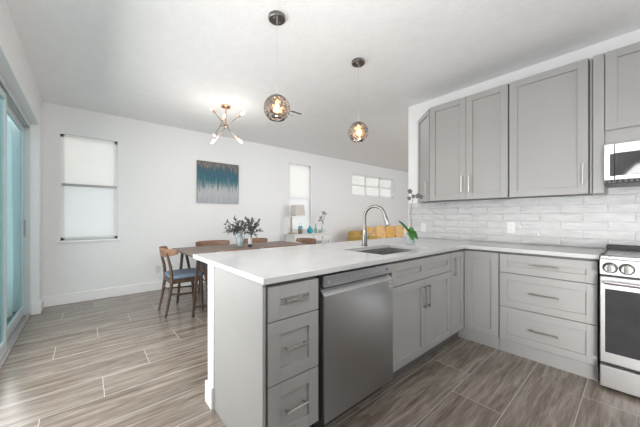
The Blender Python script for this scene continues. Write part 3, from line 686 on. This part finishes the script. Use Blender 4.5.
bm = bmesh.new(); add_prism(bm, [(RX + 0.004, ry0, 0.790), (RX, ry0, 0.795), (RX + 0.012, ry0, 0.893), (RX + 0.03, ry0, 0.9), (2.745, ry0, 0.9), (2.745, ry0, 0.79)], (0, ry1 - ry0, 0)); cp = obj('control_panel', bm, 'bright_steel', t)
for k in range(5):
    yy = [0.120, 0.0435, -0.21, -0.465, -0.542][k]
    bm = bmesh.new(); add_cone(bm, (RX + 0.008, yy, 0.8405), (RX - 0.004, yy, 0.8395), 0.037, 0.036, 24); kn = obj('knob', bm, 'black', cp)
    bm = bmesh.new(); add_cone(bm, (RX - 0.004, yy, 0.8395), (RX - 0.022, yy, 0.838), 0.029, 0.025, 24); obj('knob_cap', bm, 'bright_steel', kn, smooth='auto')
    box('knob_grip', 'nickel', RX - 0.038, RX - 0.02, yy - 0.007, yy + 0.007, 0.811, 0.867, kn, 0.002)
bm = bmesh.new(); add_box(bm, RX + 0.004, 2.745, ry0 + 0.004, ry1, 0.190, 0.778, 0.004); dr = obj('oven_door', bm, 'bright_steel', t)
bm = bmesh.new(); add_box(bm, RX + 0.001, RX + 0.01, ry0 + 0.03, 0.144, 0.262, 0.695, 0.002); obj('oven_window', bm, 'black_glass', dr)
bm = bmesh.new()
hp = [Vector((RX + 0.004, 0.150, 0.742))] + [Vector((RX - 0.042 + 0.012 * (abs(k - 6) / 6) ** 2, 0.140 - k * (0.140 + 0.562) / 12, 0.742)) for k in range(13)] + [Vector((RX + 0.004, -0.572, 0.742))]
add_tube(bm, hp, 0.0125, 12); obj('handle', bm, 'chrome', dr, smooth='auto')
bm = bmesh.new(); add_box(bm, RX + 0.004, 2.745, ry0 + 0.004, ry1, 0.022, 0.166, 0.004); obj('storage_drawer', bm, 'bright_steel', t)
for yy in (ry0 + 0.04, ry1 - 0.04):
    for xx in (2.80, 3.30):
        bm = bmesh.new(); add_cone(bm, (xx, yy, 0), (xx, yy, 0.05), 0.018, 0.018, 10); obj('foot', bm, 'black', t)

# outlets
def outlet(label, c, n):
    """c = centre on the wall, n = wall normal ('x' faces -x, 'y' faces -y)"""
    F = Face(c, (0, 1, 0) if n == 'x' else (1, 0, 0), (-1, 0, 0) if n == 'x' else (0, -1, 0))
    t = thing('wall_outlet', label, 'outlet', c)
    bm = bmesh.new(); fbox(bm, -0.036, 0.036, -0.058, 0.058, 0, 0.006, 0.0015); obj('cover_plate', F.apply(bm), 'whiteplastic', t)
    for dz in (-0.022, 0.022):
        bm = bmesh.new(); fbox(bm, -0.016, 0.016, dz - 0.014, dz + 0.014, 0.006, 0.0075, 0.0006); s_ = obj('socket', F.apply(bm), 'whiteplastic', t)
        bm = bmesh.new(); fbox(bm, -0.008, -0.006, dz - 0.002, dz + 0.006, 0.0074, 0.0078); fbox(bm, 0.006, 0.008, dz - 0.002, dz + 0.006, 0.0074, 0.0078); fbox(bm, -0.002, 0.002, dz - 0.01, dz - 0.006, 0.0074, 0.0078); obj('slots', F.apply(bm), 'greyplastic', s_)
outlet('white outlet on the tile backsplash above the wide drawers', (XW - 0.0095, 0.858, 1.075), 'x')
outlet('white outlet on the tile backsplash behind the orchid', (XW - 0.0095, 1.83, 1.05), 'x')
outlet('white outlet low on the dining wall behind the left chair', (0.905, YD - 0.0005, 0.335), 'y')

# ------------------------------------------------------------------ pendants
def pendant(label, x, y, zc):
    t = thing('pendant_lamp', label, 'pendant lamp', (x, y, H), 'pendant lamps over the peninsula')
    bm = bmesh.new(); add_lathe(bm, [(0.0, 0), (0.062, 0), (0.064, -0.004), (0.064, -0.024), (0.058, -0.030), (0.0, -0.030)], (x, y, H - 0.0002), 32); cn = obj('canopy', bm, 'bronze', t, smooth='auto')
    for sx in (-1, 1):
        bm = bmesh.new(); add_cone(bm, (x + sx * 0.032, y + sx * 0.012, H - 0.03), (x + sx * 0.032, y + sx * 0.012, H - 0.036), 0.006, 0.005, 10); obj('screw', bm, 'chrome', cn)
    bm = bmesh.new(); add_cone(bm, (x, y, H - 0.03), (x, y, zc + 0.104), 0.0028, 0.0028, 8); obj('cord', bm, 'chrome', t)
    bm = bmesh.new(); add_lathe(bm, [(0.004, 0.106), (0.012, 0.104), (0.024, 0.100), (0.024, 0.088), (0.018, 0.084), (0.018, 0.052), (0.0, 0.052)], (x, y, zc), 20); obj('socket', bm, 'bronze', t, smooth='auto')
    prof = []
    for k in range(23):
        a = pi / 2 - 0.22 - k * (pi - 0.22 - 0.62) / 22
        prof.append((0.098 * cos(a), 0.100 * sin(a)))
    bm = bmesh.new(); seg = 40; rings = []
    for r_, z_ in prof: rings.append([bm.verts.new((x + r_ * cos(2 * pi * k / seg), y + r_ * sin(2 * pi * k / seg), zc + z_)) for k in range(seg)])
    for a, b_ in zip(rings, rings[1:]):
        for k in range(seg): bm.faces.new((a[k], a[(k + 1) % seg], b_[(k + 1) % seg], b_[k]))
    obj('glass_globe', bm, 'globe', t, smooth=True)
    bm = bmesh.new(); add_lathe(bm, [(0.009, 0.053), (0.011, 0.04), (0.017, 0.020), (0.021, 0.0), (0.019, -0.020), (0.010, -0.032), (0.0, -0.035)], (x, y, zc), 18); obj('bulb', bm, 'bulb', t, smooth=True)
    l = bpy.data.lights.new('pendant_glow', 'POINT'); l.energy = 1.5; l.color = (1, 0.72, 0.45); l.shadow_soft_size = 0.03
    lo = bpy.data.objects.new('pendant_glow', l); COL.objects.link(lo); lo.parent = t; lo.location = (0, 0, zc - 0.08 - H)
pendant('near larger-looking smoky glass globe pendant, left of the two', 1.100, 1.775, 2.005)
pendant('farther smoky glass globe pendant, above the faucet', 2.014, 1.770, 2.008)

# ------------------------------------------------------------------ sputnik chandelier
hub = Vector((1.458, 3.66, 2.425)); a_ = R(49.262)
Rv = Vector((sin(a_), -cos(a_), 0)); Fv = Vector((cos(a_), sin(a_), 0)); Zv = Vector((0, 0, 1))
t = thing('chandelier', 'gold sputnik chandelier with six glowing candle bulbs above dining table', 'chandelier', (1.458, 3.66, H))
bm = bmesh.new(); add_lathe(bm, [(0, 0), (0.062, 0), (0.062, -0.016), (0.055, -0.022), (0, -0.022)], (1.458, 3.66, H - 0.0002), 28); obj('canopy', bm, 'gold', t, smooth='auto')
bm = bmesh.new(); add_cone(bm, (1.458, 3.66, H - 0.02), hub, 0.0105, 0.0105, 12); obj('stem', bm, 'gold', t, smooth='auto')
bm = bmesh.new(); add_tube(bm, [hub - Rv * 0.07 + Zv * 0.01, hub + Rv * 0.03 - Zv * 0.006], 0.014, 12); add_blob(bm, hub, 0.022, 0.022, 0.022); obj('hub', bm, 'rod', t, smooth='auto')
arms = [(Vector((-0.20, 0.10, 0.235)), Vector((0.16, -0.03, -0.165)), Vector()),
        (Vector((0.165, 0.02, 0.145)), Vector((-0.115, -0.05, -0.165)), Vector((0, 0.02, 0))),
        (Vector((0.11, -0.20, 0.03)), Vector((-0.14, 0.20, -0.04)), Vector((-0.075, 0, 0.004)))]
tw = lambda q: Rv * q[0] + Fv * q[1] + Zv * q[2]
for A, B_, o_ in arms:
    A3, B3, O3 = tw(A), tw(B_), hub + tw(o_)
    A3 = O3 + A3; B3 = O3 + B3
    bm = bmesh.new(); add_tube(bm, [A3, O3, B3], 0.0055, 8); arm = obj('arm', bm, 'rod', t)
    for E3 in (A3, B3):
        dn = (E3 - O3).normalized()
        bm = bmesh.new(); add_cone(bm, E3 - dn * 0.015, E3 + dn * 0.035, 0.012, 0.014, 14); s_ = obj('socket', bm, 'gold', arm, smooth='auto')
        bm = bmesh.new(); u, v = frame_basis(dn)
        add_tube(bm, [E3 + dn * q for q in (0.033, 0.045, 0.062, 0.085, 0.105, 0.118)], [0.008, 0.014, 0.018, 0.014, 0.007, 0.002], 14); obj('bulb', bm, 'bulb_soft', arm, smooth=True)
l = bpy.data.lights.new('chandelier_glow', 'POINT'); l.energy = 9; l.color = (1, 0.94, 0.86); l.shadow_soft_size = 0.15
lo = bpy.data.objects.new('chandelier_glow', l); COL.objects.link(lo); lo.location = (1.45, 3.62, 2.22)

# ceiling vent
t = thing('ceiling_vent', 'small white ceiling air vent behind the near pendant', 'vent', (2.32, 3.33, H))
bm = bmesh.new(); add_box(bm, 2.20, 2.44, 3.17, 3.46, H - 0.006, H - 0.0002, 0.001); add_box(bm, 2.21, 2.43, 3.18, 3.20, H - 0.010, H - 0.006); obj('frame', bm, 'trim', t)
for k in range(3):
    box('slat', 'black', 2.215, 2.30, 3.185 + k * 0.016, 3.195 + k * 0.016, H - 0.0115, H - 0.006, t); box('slat', 'black', 2.31, 2.40, 3.185 + k * 0.016, 3.195 + k * 0.016, H - 0.0115, H - 0.006, t)
box('slat', 'greyplastic', 2.22, 2.36, 3.335, 3.345, H - 0.0115, H - 0.006, t)

# painting
t = thing('painting', 'unframed abstract canvas in teal, brown and pale grey on dining wall', 'painting', (1.885, YD, 1.44))
box('canvas', 'art', 1.502, 2.268, YD - 0.035, YD - 0.0005, 1.44, 2.19, t, 0.003)
box('canvas_edge', 'stem', 1.5005, 1.5015, YD - 0.033, YD - 0.001, 1.442, 2.188, t)

# ------------------------------------------------------------------ dining table
TZ = 0.75; tx0, tx1, ty0, ty1 = 0.915, 2.72, 3.24, 4.245
t = thing('dining_table', 'long walnut dining table on splayed A-shaped legs', 'table', (1.82, 3.74, 0))
bm = bmesh.new()
add_prism(bm, [(tx0, ty0, TZ), (tx0 + 0.02, ty0, TZ - 0.028), (tx1 - 0.02, ty0, TZ - 0.028), (tx1, ty0, TZ)], (0, ty1 - ty0, 0)); obj('tabletop', bm, 'walnut_top', t, bevel=0.003)
for sx, xa in ((1, tx0), (-1, tx1)):
    for yy in (3.43, 4.14):
        bm = bmesh.new()
        ax = xa + sx * 0.135
        add_beam(bm, (ax - sx * 0.015, yy, TZ - 0.028), (xa + sx * 0.055, yy, 0), 0.045, 0.030, 0.030, 0.024)
        add_beam(bm, (ax + sx * 0.02, yy, TZ - 0.028), (xa + sx * 0.30, yy, 0), 0.045, 0.030, 0.030, 0.024)
        add_beam(bm, (xa + sx * 0.075, yy, 0.11), (xa + sx * 0.27, yy, 0.11), 0.028, 0.022)
        obj('leg', bm, 'walnut', t)
bm = bmesh.new()
for xx in (tx0 + 0.135, tx1 - 0.135): add_box(bm, xx - 0.02, xx + 0.02, 3.40, 4.17, TZ - 0.075, TZ - 0.03, 0.002)
add_box(bm, tx0 + 0.15, tx1 - 0.15, 3.725, 3.765, TZ - 0.07, TZ - 0.03, 0.002); obj('apron', bm, 'walnut', t)

# ------------------------------------------------------------------ dining chair, faces local +x
def make_chair(label):
    t = thing('dining_chair', label, 'chair', (0, 0, 0), 'walnut dining chairs around the table', local=True)
    bm = bmesh.new(); n = 16; top = []; bot = []
    P = [(-0.20, -0.20), (0.20, -0.225), (0.235, 0), (0.20, 0.225), (-0.20, 0.20)]
    add_blob(bm, (0.035, 0, 0.462), 0.205, 0.222, 0.030, e=0.45, seg=32, rings=12); obj('seat', bm, 'seat', t, smooth=True)
    bm = bmesh.new(); add_box(bm, -0.150, 0.20, -0.195, -0.170, 0.385, 0.435, 0.002); add_box(bm, -0.150, 0.20, 0.170, 0.195, 0.385, 0.435, 0.002)
    add_box(bm, 0.180, 0.205, -0.19, 0.19, 0.385, 0.435, 0.002); add_box(bm, -0.165, -0.140, -0.18, 0.18, 0.385, 0.435, 0.002); obj('seat_frame', bm, 'walnut', t)
    for s in (-1, 1):
        bm = bmesh.new(); add_tube(bm, [(0.185, s * 0.185, 0.44), (0.195, s * 0.19, 0.2), (0.205, s * 0.195, 0)], [0.020, 0.017, 0.0115], 10); obj('leg', bm, 'walnut', t, smooth='auto')
        bm = bmesh.new(); add_tube(bm, [(-0.215, s * 0.185, 0), (-0.178, s * 0.183, 0.2), (-0.146, s * 0.182, 0.42), (-0.160, s * 0.180, 0.58), (-0.200, s * 0.178, 0.75)], [0.0115, 0.016, 0.020, 0.0175, 0.013], 10); obj('leg', bm, 'walnut', t, smooth='auto')
    bm = bmesh.new()
    for s in (-1, 1): add_tube(bm, [(0.195, s * 0.19, 0.235), (-0.172, s * 0.184, 0.265)], 0.0095, 8)
    add_tube(bm, [(-0.167, -0.184, 0.30), (-0.167, 0.184, 0.30)], 0.0095, 8); add_tube(bm, [(0.192, -0.19, 0.28), (0.192, 0.19, 0.28)], 0.0095, 8); obj('stretcher', bm, 'walnut', t, smooth='auto')
    # curved crest rail
    bm = bmesh.new(); prev = None; n = 22
    for i in range(n + 1):
        u = -1 + 2 * i / n; yy = 0.262 * sin(u * 1.15) / sin(1.15); xx = -0.214 + 0.115 * (u * u) ** 1.15
        hh = 0.062 * (1 - 0.5 * abs(u) ** 2.5); zc = 0.764 + 0.016 * u * u
        th = 0.008
        row = [bm.verts.new((xx - th, yy, zc - hh)), bm.verts.new((xx + th, yy, zc - hh)), bm.verts.new((xx + th - 0.02, yy, zc + hh * 0.75)), bm.verts.new((xx - th - 0.02, yy, zc + hh * 0.75))]
        if prev:
            for k in range(4): bm.faces.new((prev[k], prev[(k + 1) % 4], row[(k + 1) % 4], row[k]))
        else: bm.faces.new(row[::-1])
        prev = row
    bm.faces.new(prev); obj('backrest', bm, 'chair_wood', t, smooth='auto', bevel=0.002)
    return t
ch = make_chair('walnut dining chair with blue-grey seat at the left end of the table')
spots = [((0.935, 3.80), 0, None),
         ((1.435, 3.235), 90, 'walnut dining chair on the counter side of the table, the left one'),
         ((1.995, 3.235), 90, 'walnut dining chair on the counter side of the table, the right one'),
         ((1.53, 4.235), -90, 'walnut dining chair on the wall side of the table, left of the vases'),
         ((2.23, 4.235), -90, 'walnut dining chair on the wall side of the table, behind the vases'),
         ((2.80, 3.77), 180, 'walnut dining chair at the right end of the table before sideboard')]
for (xy, rz, lb) in spots:
    o = ch if lb is None else copy_tree(ch)
    o.location = (xy[0], xy[1], 0); o.rotation_euler = (0, 0, R(rz))
    if lb: o['label'] = lb

# ------------------------------------------------------------------ vases with branches
def branches(bm, bl, base, n, L, spread, seed, tilt=(0, 0)):
    rnd = random.Random(seed)
    for i in range(n):
        az = 2 * pi * i / n + rnd.uniform(-0.3, 0.3); el = rnd.uniform(*spread); ll = L * rnd.uniform(0.7, 1.08)
        dv = Vector((cos(az) * cos(el) + tilt[0], sin(az) * cos(el) + tilt[1], sin(el))).normalized(); pts = []
        for k in range(7):
            tt = k / 6; pts.append(Vector(base) + dv * ll * tt + Vector((0, 0, -0.10 * ll * tt * tt)) + Vector((rnd.uniform(-1, 1), rnd.uniform(-1, 1), rnd.uniform(-1, 1))) * 0.006 * k / 3)
        add_tube(bm, pts, [0.0022 - 0.0002 * k for k in range(7)], 5)
        for k in range(16):
            q = 0.22 + 0.78 * k / 15; j = min(5, int(q * 6)); c = pts[j].lerp(pts[j + 1], q * 6 - j if j < 6 else 1)
            sd = Vector((rnd.uniform(-1, 1), rnd.uniform(-1, 1), rnd.uniform(-0.5, 0.9))); dd = (dv * 0.8 + sd.normalized()).normalized()
            add_leaf(bl, c, dd, Vector((rnd.uniform(-0.5, 0.5), rnd.uniform(-0.5, 0.5), 1)), rnd.uniform(0.05, 0.08), 0.027, 0.15, 3)
def vase(label, x, y, z, prof, m, n, L, seed, lblb, tilt=(0, 0), handles=False):
    t = thing('vase', label, 'vase', (x, y, z))
    bm = bmesh.new(); add_lathe(bm, prof, (x, y, z + 0.0005), 28); b = obj('body', bm, m, t, smooth='auto')
    if handles:
        for s in (-1, 1):
            bm = bmesh.new(); zt = 0.19
            add_tube(bm, [(x + s * 0.03 * Rv.x, y + s * 0.03 * Rv.y, z + zt), (x + s * 0.065 * Rv.x, y + s * 0.065 * Rv.y, z + zt - 0.01), (x + s * 0.07 * Rv.x, y + s * 0.07 * Rv.y, z + zt - 0.06), (x + s * 0.048 * Rv.x, y + s * 0.048 * Rv.y, z + zt - 0.09)], 0.006, 8); obj('handle', bm, m, t, smooth=True)
    top = (x, y, z + prof[-2][1] - 0.01)
    bs = bmesh.new(); bl = bmesh.new(); branches(bs, bl, top, n, L, (0.1, 1.3), seed, tilt)
    g = thing('foliage_branches', lblb, 'plant', top); obj('stems', bs, 'twig', g); obj('leaves', bl, 'olive', g, thick=0.0008)
vase('pale blue two-handled glazed vase on the dining table', 1.755, 3.87, TZ, [(0, 0), (0.035, 0), (0.05, 0.03), (0.058, 0.08), (0.052, 0.13), (0.035, 0.165), (0.030, 0.19), (0.036, 0.205), (0.028, 0.205), (0.0, 0.19)], 'vaseblue', 13, 0.30, 3, 'dusky grey-green leafy branches in the pale blue vase', (-0.25, 0.1), True)
vase('slim white bottle vase with dark foot on the dining table', 1.85, 3.73, TZ, [(0, 0), (0.026, 0), (0.030, 0.012), (0.031, 0.10), (0.024, 0.15), (0.017, 0.18), (0.018, 0.195), (0.013, 0.195), (0.0, 0.18)], 'whiteplastic', 10, 0.27, 8, 'dusky grey-green leafy branches in the slim white vase', (0.25, -0.1))
o = thing  # keep name
vz = [q for q in bpy.data.objects if q.name.startswith('vase')][-1]
bm = bmesh.new(); add_lathe(bm, [(0, 0), (0.0268, 0), (0.031, 0.012), (0.0322, 0.035), (0.0, 0.035)], (1.85, 3.73, TZ + 0.0003), 24); obj('foot', bm, 'black', vz, smooth='auto', label='dark glazed foot')

# ------------------------------------------------------------------ sideboard and what stands on it
SX0, SX1, SY0, SY1, SZ = 3.335, 4.40, 4.70, 5.055, 0.815
t = thing('sideboard', 'white two drawer console sideboard under the narrow window', 'sideboard', (3.87, 4.88, 0))
box('top', 'white_lacquer', SX0, SX1, SY0, SY1, SZ - 0.02, SZ, t, 0.003)
bm = bmesh.new(); add_box(bm, SX0 + 0.01, SX1 - 0.01, SY0 + 0.02, SY1 - 0.005, SZ - 0.17, SZ - 0.02); obj('body', bm, 'white_lacquer', t)
for k in range(2):
    a = SX0 + 0.025 + k * 0.515
    dw = box('drawer', 'white_lacquer', a, a + 0.495, SY0 + 0.004, SY0 + 0.02, SZ - 0.155, SZ - 0.03, t, 0.003)
    bm = bmesh.new(); add_blob(bm, (a + 0.2475, SY0 - 0.008, SZ - 0.09), 0.014, 0.012, 0.014, seg=12, rings=8); obj('knob', bm, 'black', dw, smooth=True)
for xx in (SX0 + 0.03, SX1 - 0.03):
    for yy in (SY0 + 0.04, SY1 - 0.04):
        bm = bmesh.new(); add_beam(bm, (xx, yy, SZ - 0.17), (xx, yy, 0), 0.045, 0.045, 0.028, 0.028); obj('leg', bm, 'white_lacquer', t)
box('shelf', 'white_lacquer', SX0 + 0.02, SX1 - 0.02, SY0 + 0.03, SY1 - 0.02, 0.18, 0.20, t, 0.002)
# lamp
lx, ly = 3.425, 4.88
t = thing('table_lamp', 'brass table lamp with square tapered linen shade on sideboard', 'lamp', (lx, ly, SZ))
bm = bmesh.new(); add_box(bm, lx - 0.075, lx + 0.075, ly - 0.05, ly + 0.05, SZ + 0.0003, SZ + 0.022, 0.004); obj('base', bm, 'brass', t)
bm = bmesh.new(); add_cone(bm, (lx - 0.04, ly, SZ + 0.02), (lx - 0.04, ly, SZ + 0.37), 0.019, 0.019, 14); add_tube(bm, [(lx - 0.04, ly, SZ + 0.37), (lx - 0.03, ly, SZ + 0.395), (lx + 0.0, ly, SZ + 0.405), (lx + 0.09, ly, SZ + 0.405), (lx + 0.10, ly, SZ + 0.42)], 0.011, 10); obj('pole', bm, 'brass', t, smooth='auto')
cx, cy = lx + 0.13, ly; z0_, z1_ = SZ + 0.405, SZ + 0.635; bm = bmesh.new(); rings = []
for (hw, zz) in ((0.135, z0_), (0.112, z1_), (0.109, z1_), (0.132, z0_)):
    rings.append([bm.verts.new((cx + sx * hw, cy + sy * hw * 0.75, zz)) for sx, sy in ((-1, -1), (1, -1), (1, 1), (-1, 1))])
for k in range(4):
    a, b_ = rings[k], rings[(k + 1) % 4]
    for q in range(4): bm.faces.new((a[q], a[(q + 1) % 4], b_[(q + 1) % 4], b_[q]))
obj('lamp_shade', bm, 'shade', t)
bm = bmesh.new(); add_cone(bm, (cx - 0.03, cy, SZ + 0.42), (cx - 0.03, cy, SZ + 0.56), 0.016, 0.02, 12); obj('bulb', bm, 'whiteplastic', t, smooth='auto')
def small(name, label, cat, x, y, prof, m, seg=20):
    bm = bmesh.new(); add_lathe(bm, prof, (x, y, SZ + 0.0005), seg); o_ = obj(name, bm, m, smooth='auto'); return recentre(tag(o_, label, cat))
# teal lantern jar
t = thing('jar', 'teal banded glass jar with wire handle, right of the lamp', 'jar', (3.60, 4.84, SZ))
bm = bmesh.new(); add_lathe(bm, [(0, 0), (0.045, 0), (0.048, 0.01), (0.048, 0.12), (0.0, 0.12)], (3.60, 4.84, SZ + 0.0005), 22); obj('body', bm, 'rod', t, smooth='auto')
bm = bmesh.new(); add_lathe(bm, [(0.0, 0.12), (0.046, 0.12), (0.046, 0.16), (0.036, 0.175), (0, 0.175)], (3.60, 4.84, SZ), 22); obj('lid', bm, 'teal', t, smooth='auto', label='teal lid')
bm = bmesh.new(); add_tube(bm, [(3.60 - 0.035 * cos(pi * k / 8), 4.84, SZ + 0.17 + 0.06 * sin(pi * k / 8)) for k in range(9)], 0.003, 6); obj('handle', bm, 'rod', t)
small('vase', 'round teal teardrop vase on the sideboard', 'vase', 3.87, 4.84, [(0, 0), (0.035, 0), (0.066, 0.03), (0.072, 0.06), (0.055, 0.10), (0.028, 0.135), (0.014, 0.165), (0.012, 0.175), (0, 0.17)], 'teal', 26)
small('candle_holder', 'low pale green glass candle holder on the sideboard', 'candle holder', 4.14, 4.80, [(0, 0), (0.035, 0), (0.046, 0.04), (0.05, 0.075), (0.044, 0.075), (0.0, 0.02)], 'greenglass')
small('bottle', 'pale green glass bottle on the sideboard, left of the flowers', 'bottle', 4.14, 4.96, [(0, 0), (0.035, 0), (0.036, 0.09), (0.014, 0.13), (0.012, 0.21), (0.0, 0.21)], 'greenglass')
small('vase', 'tall clear glass bottle vase on right part of the sideboard', 'vase', 4.27, 4.86, [(0, 0), (0.045, 0), (0.048, 0.07), (0.03, 0.13), (0.016, 0.16), (0.015, 0.22), (0.0, 0.215)], 'clearglass')
t = thing('flower_stems', 'wispy stems with dark buds in the clear bottle vase', 'flowers', (4.27, 4.86, SZ + 0.2))
bs = bmesh.new(); bl = bmesh.new(); rnd = random.Random(4)
for k in range(6):
    e_ = Vector((4.27 + rnd.uniform(-0.14, 0.12), 4.86 + rnd.uniform(-0.05, 0.05), SZ + rnd.uniform(0.30, 0.50)))
    add_tube(bs, [(4.27, 4.86, SZ + 0.19), ((4.27 + e_.x) / 2 + 0.01, 4.86, (SZ + 0.19 + e_.z) / 2 + 0.02), e_], 0.003, 5)
    for q in range(4): add_blob(bl, e_ + Vector((rnd.uniform(-0.03, 0.03), rnd.uniform(-0.02, 0.02), rnd.uniform(-0.04, 0.02))), 0.012, 0.012, 0.016, seg=8, rings=6)
obj('stems', bs, 'stem', t); obj('buds', bl, 'petal', t, smooth=True)

# ------------------------------------------------------------------ sofa with cushions
t = thing('sofa', 'mustard yellow sofa behind the faucet under the high window', 'sofa', (6.0, 4.3, 0))
sx0, sx1 = 4.98, 7.45
box('base', 'mustard_deep', sx0 + 0.05, sx1 - 0.05, 3.78, 4.72, 0.12, 0.40, t, 0.03)
box('backrest', 'mustard_deep', sx0 + 0.02, sx1 - 0.02, 4.50, 4.76, 0.35, 0.84, t, 0.06)
for a in (sx0, sx1 - 0.2): box('armrest', 'mustard_deep', a, a + 0.2, 3.80, 4.72, 0.12, 0.74, t, 0.05)
for k in range(3): box('seat_cushion', 'mustard', sx0 + 0.21 + k * 0.715, sx0 + 0.91 + k * 0.715, 3.80, 4.48, 0.40, 0.54, t, 0.04)
for xx in (sx0 + 0.1, sx1 - 0.1):
    for yy in (3.86, 4.64):
        bm = bmesh.new(); add_cone(bm, (xx, yy, 0), (xx, yy, 0.125), 0.018, 0.026, 10); obj('leg', bm, 'walnut', t)
cus = [(5.40, 0.185, 'mustard', 'mustard cushion leaning at the far left end of the sofa', 5), (5.81, 0.195, 'tan', 'tan cushion second from the left end of the sofa', -6),
       (6.22, 0.19, 'mustard', 'mustard cushion in the middle of the sofa', 6), (6.63, 0.195, 'tan', 'tan cushion right of the middle of the sofa', -5),
       (7.03, 0.185, 'floral', 'white cushion with orange floral print at the right end of sofa', 4)]
for x_, r_, m_, lb, ang in cus:
    bm = bmesh.new(); rot = Matrix.Rotation(R(-7), 3, 'X') @ Matrix.Rotation(R(ang + 0), 3, 'Y')
    add_blob(bm, (0, 0, 0), r_, 0.075, r_, rot, 0.55, 28, 16, 0.03)
    o = obj('cushion', bm, m_, smooth=True); tag(o, lb, 'cushion', 'cushions on the mustard sofa'); o.location = (x_, 4.365, 0.555 + r_ * 1.06)

# ------------------------------------------------------------------ orchid on the countertop
ox, oy, oz = 2.50, 1.50, 0.9142
t = thing('potted_orchid', 'potted orchid with glossy leaves on the countertop near the tile', 'plant', (ox, oy, oz))
bm = bmesh.new(); add_lathe(bm, [(0, 0), (0.036, 0), (0.040, 0.004), (0.046, 0.10), (0.043, 0.10), (0.040, 0.09), (0, 0.088)], (ox, oy, oz), 26); obj('pot', bm, 'orchidpot', t, smooth='auto')
bm = bmesh.new(); add_blob(bm, (ox, oy, oz + 0.094), 0.038, 0.038, 0.012); obj('potting_mix', bm, 'soil', t, smooth=True)
lb_ = Vector((ox, oy, oz + 0.10))
for d_, L_, W_, dr_, mm in ((-Rv * 0.75 + Zv * 0.95, 0.20, 0.055, 0.12, 'leaf'), (Rv * 0.32 - Fv * 0.6 + Zv * 0.5, 0.12, 0.09, 1.0, 'leaf'), (-Rv * 0.1 - Fv * 0.8 + Zv * 0.35, 0.11, 0.085, 0.9, 'leaf'), (Rv * 0.35 + Fv * 0.8 + Zv * 0.5, 0.12, 0.06, 0.7, 'leaf'), (Rv * 0.2 - Fv * 0.2 + Zv * 1.0, 0.09, 0.06, 0.2, 'leaf')):
    bm = bmesh.new(); add_leaf(bm, lb_, d_, Zv - Fv * 0.5, L_, W_, dr_, 10, 0.3); obj('leaf', bm, mm, t, smooth=True, thick=0.002)
bm = bmesh.new(); sp = [lb_, lb_ + Zv * 0.10 + Rv * 0.01, lb_ + Zv * 0.22 + Rv * 0.004, lb_ + Zv * 0.33 + Rv * 0.022, lb_ + Zv * 0.40 + Rv * 0.02, lb_ + Zv * 0.43 - Rv * 0.005]
add_tube(bm, sp, [0.0035, 0.0032, 0.003, 0.0028, 0.0024, 0.002], 8); add_tube(bm, [sp[3], sp[3] + Zv * 0.04 + Rv * 0.03, sp[3] + Zv * 0.05 + Rv * 0.075], 0.002, 6); obj('stem', bm, 'stem', t, smooth=True)
for c_, sz_ in ((sp[5], 0.022), (sp[4] + Rv * 0.01 - Zv * 0.02, 0.018), (sp[3] + Zv * 0.055 + Rv * 0.055, 0.024), (sp[3] + Zv * 0.045 + Rv * 0.085, 0.02), (sp[3] + Zv * 0.03 - Rv * 0.035, 0.019)):
    bm = bmesh.new()
    for k in range(5):
        a = 2 * pi * k / 5 + 0.3; dd = Rv * cos(a) + Zv * sin(a)
        add_leaf(bm, c_, dd - Fv * 0.15, -Fv, sz_ * 1.3, sz_ * 1.1, 0.0, 4, 0.2)
    add_blob(bm, c_ - Fv * 0.004, sz_ * 0.25, sz_ * 0.25, sz_ * 0.25, seg=8, rings=6)
    obj('flower', bm, 'petal', t, smooth=True, thick=0.0012)
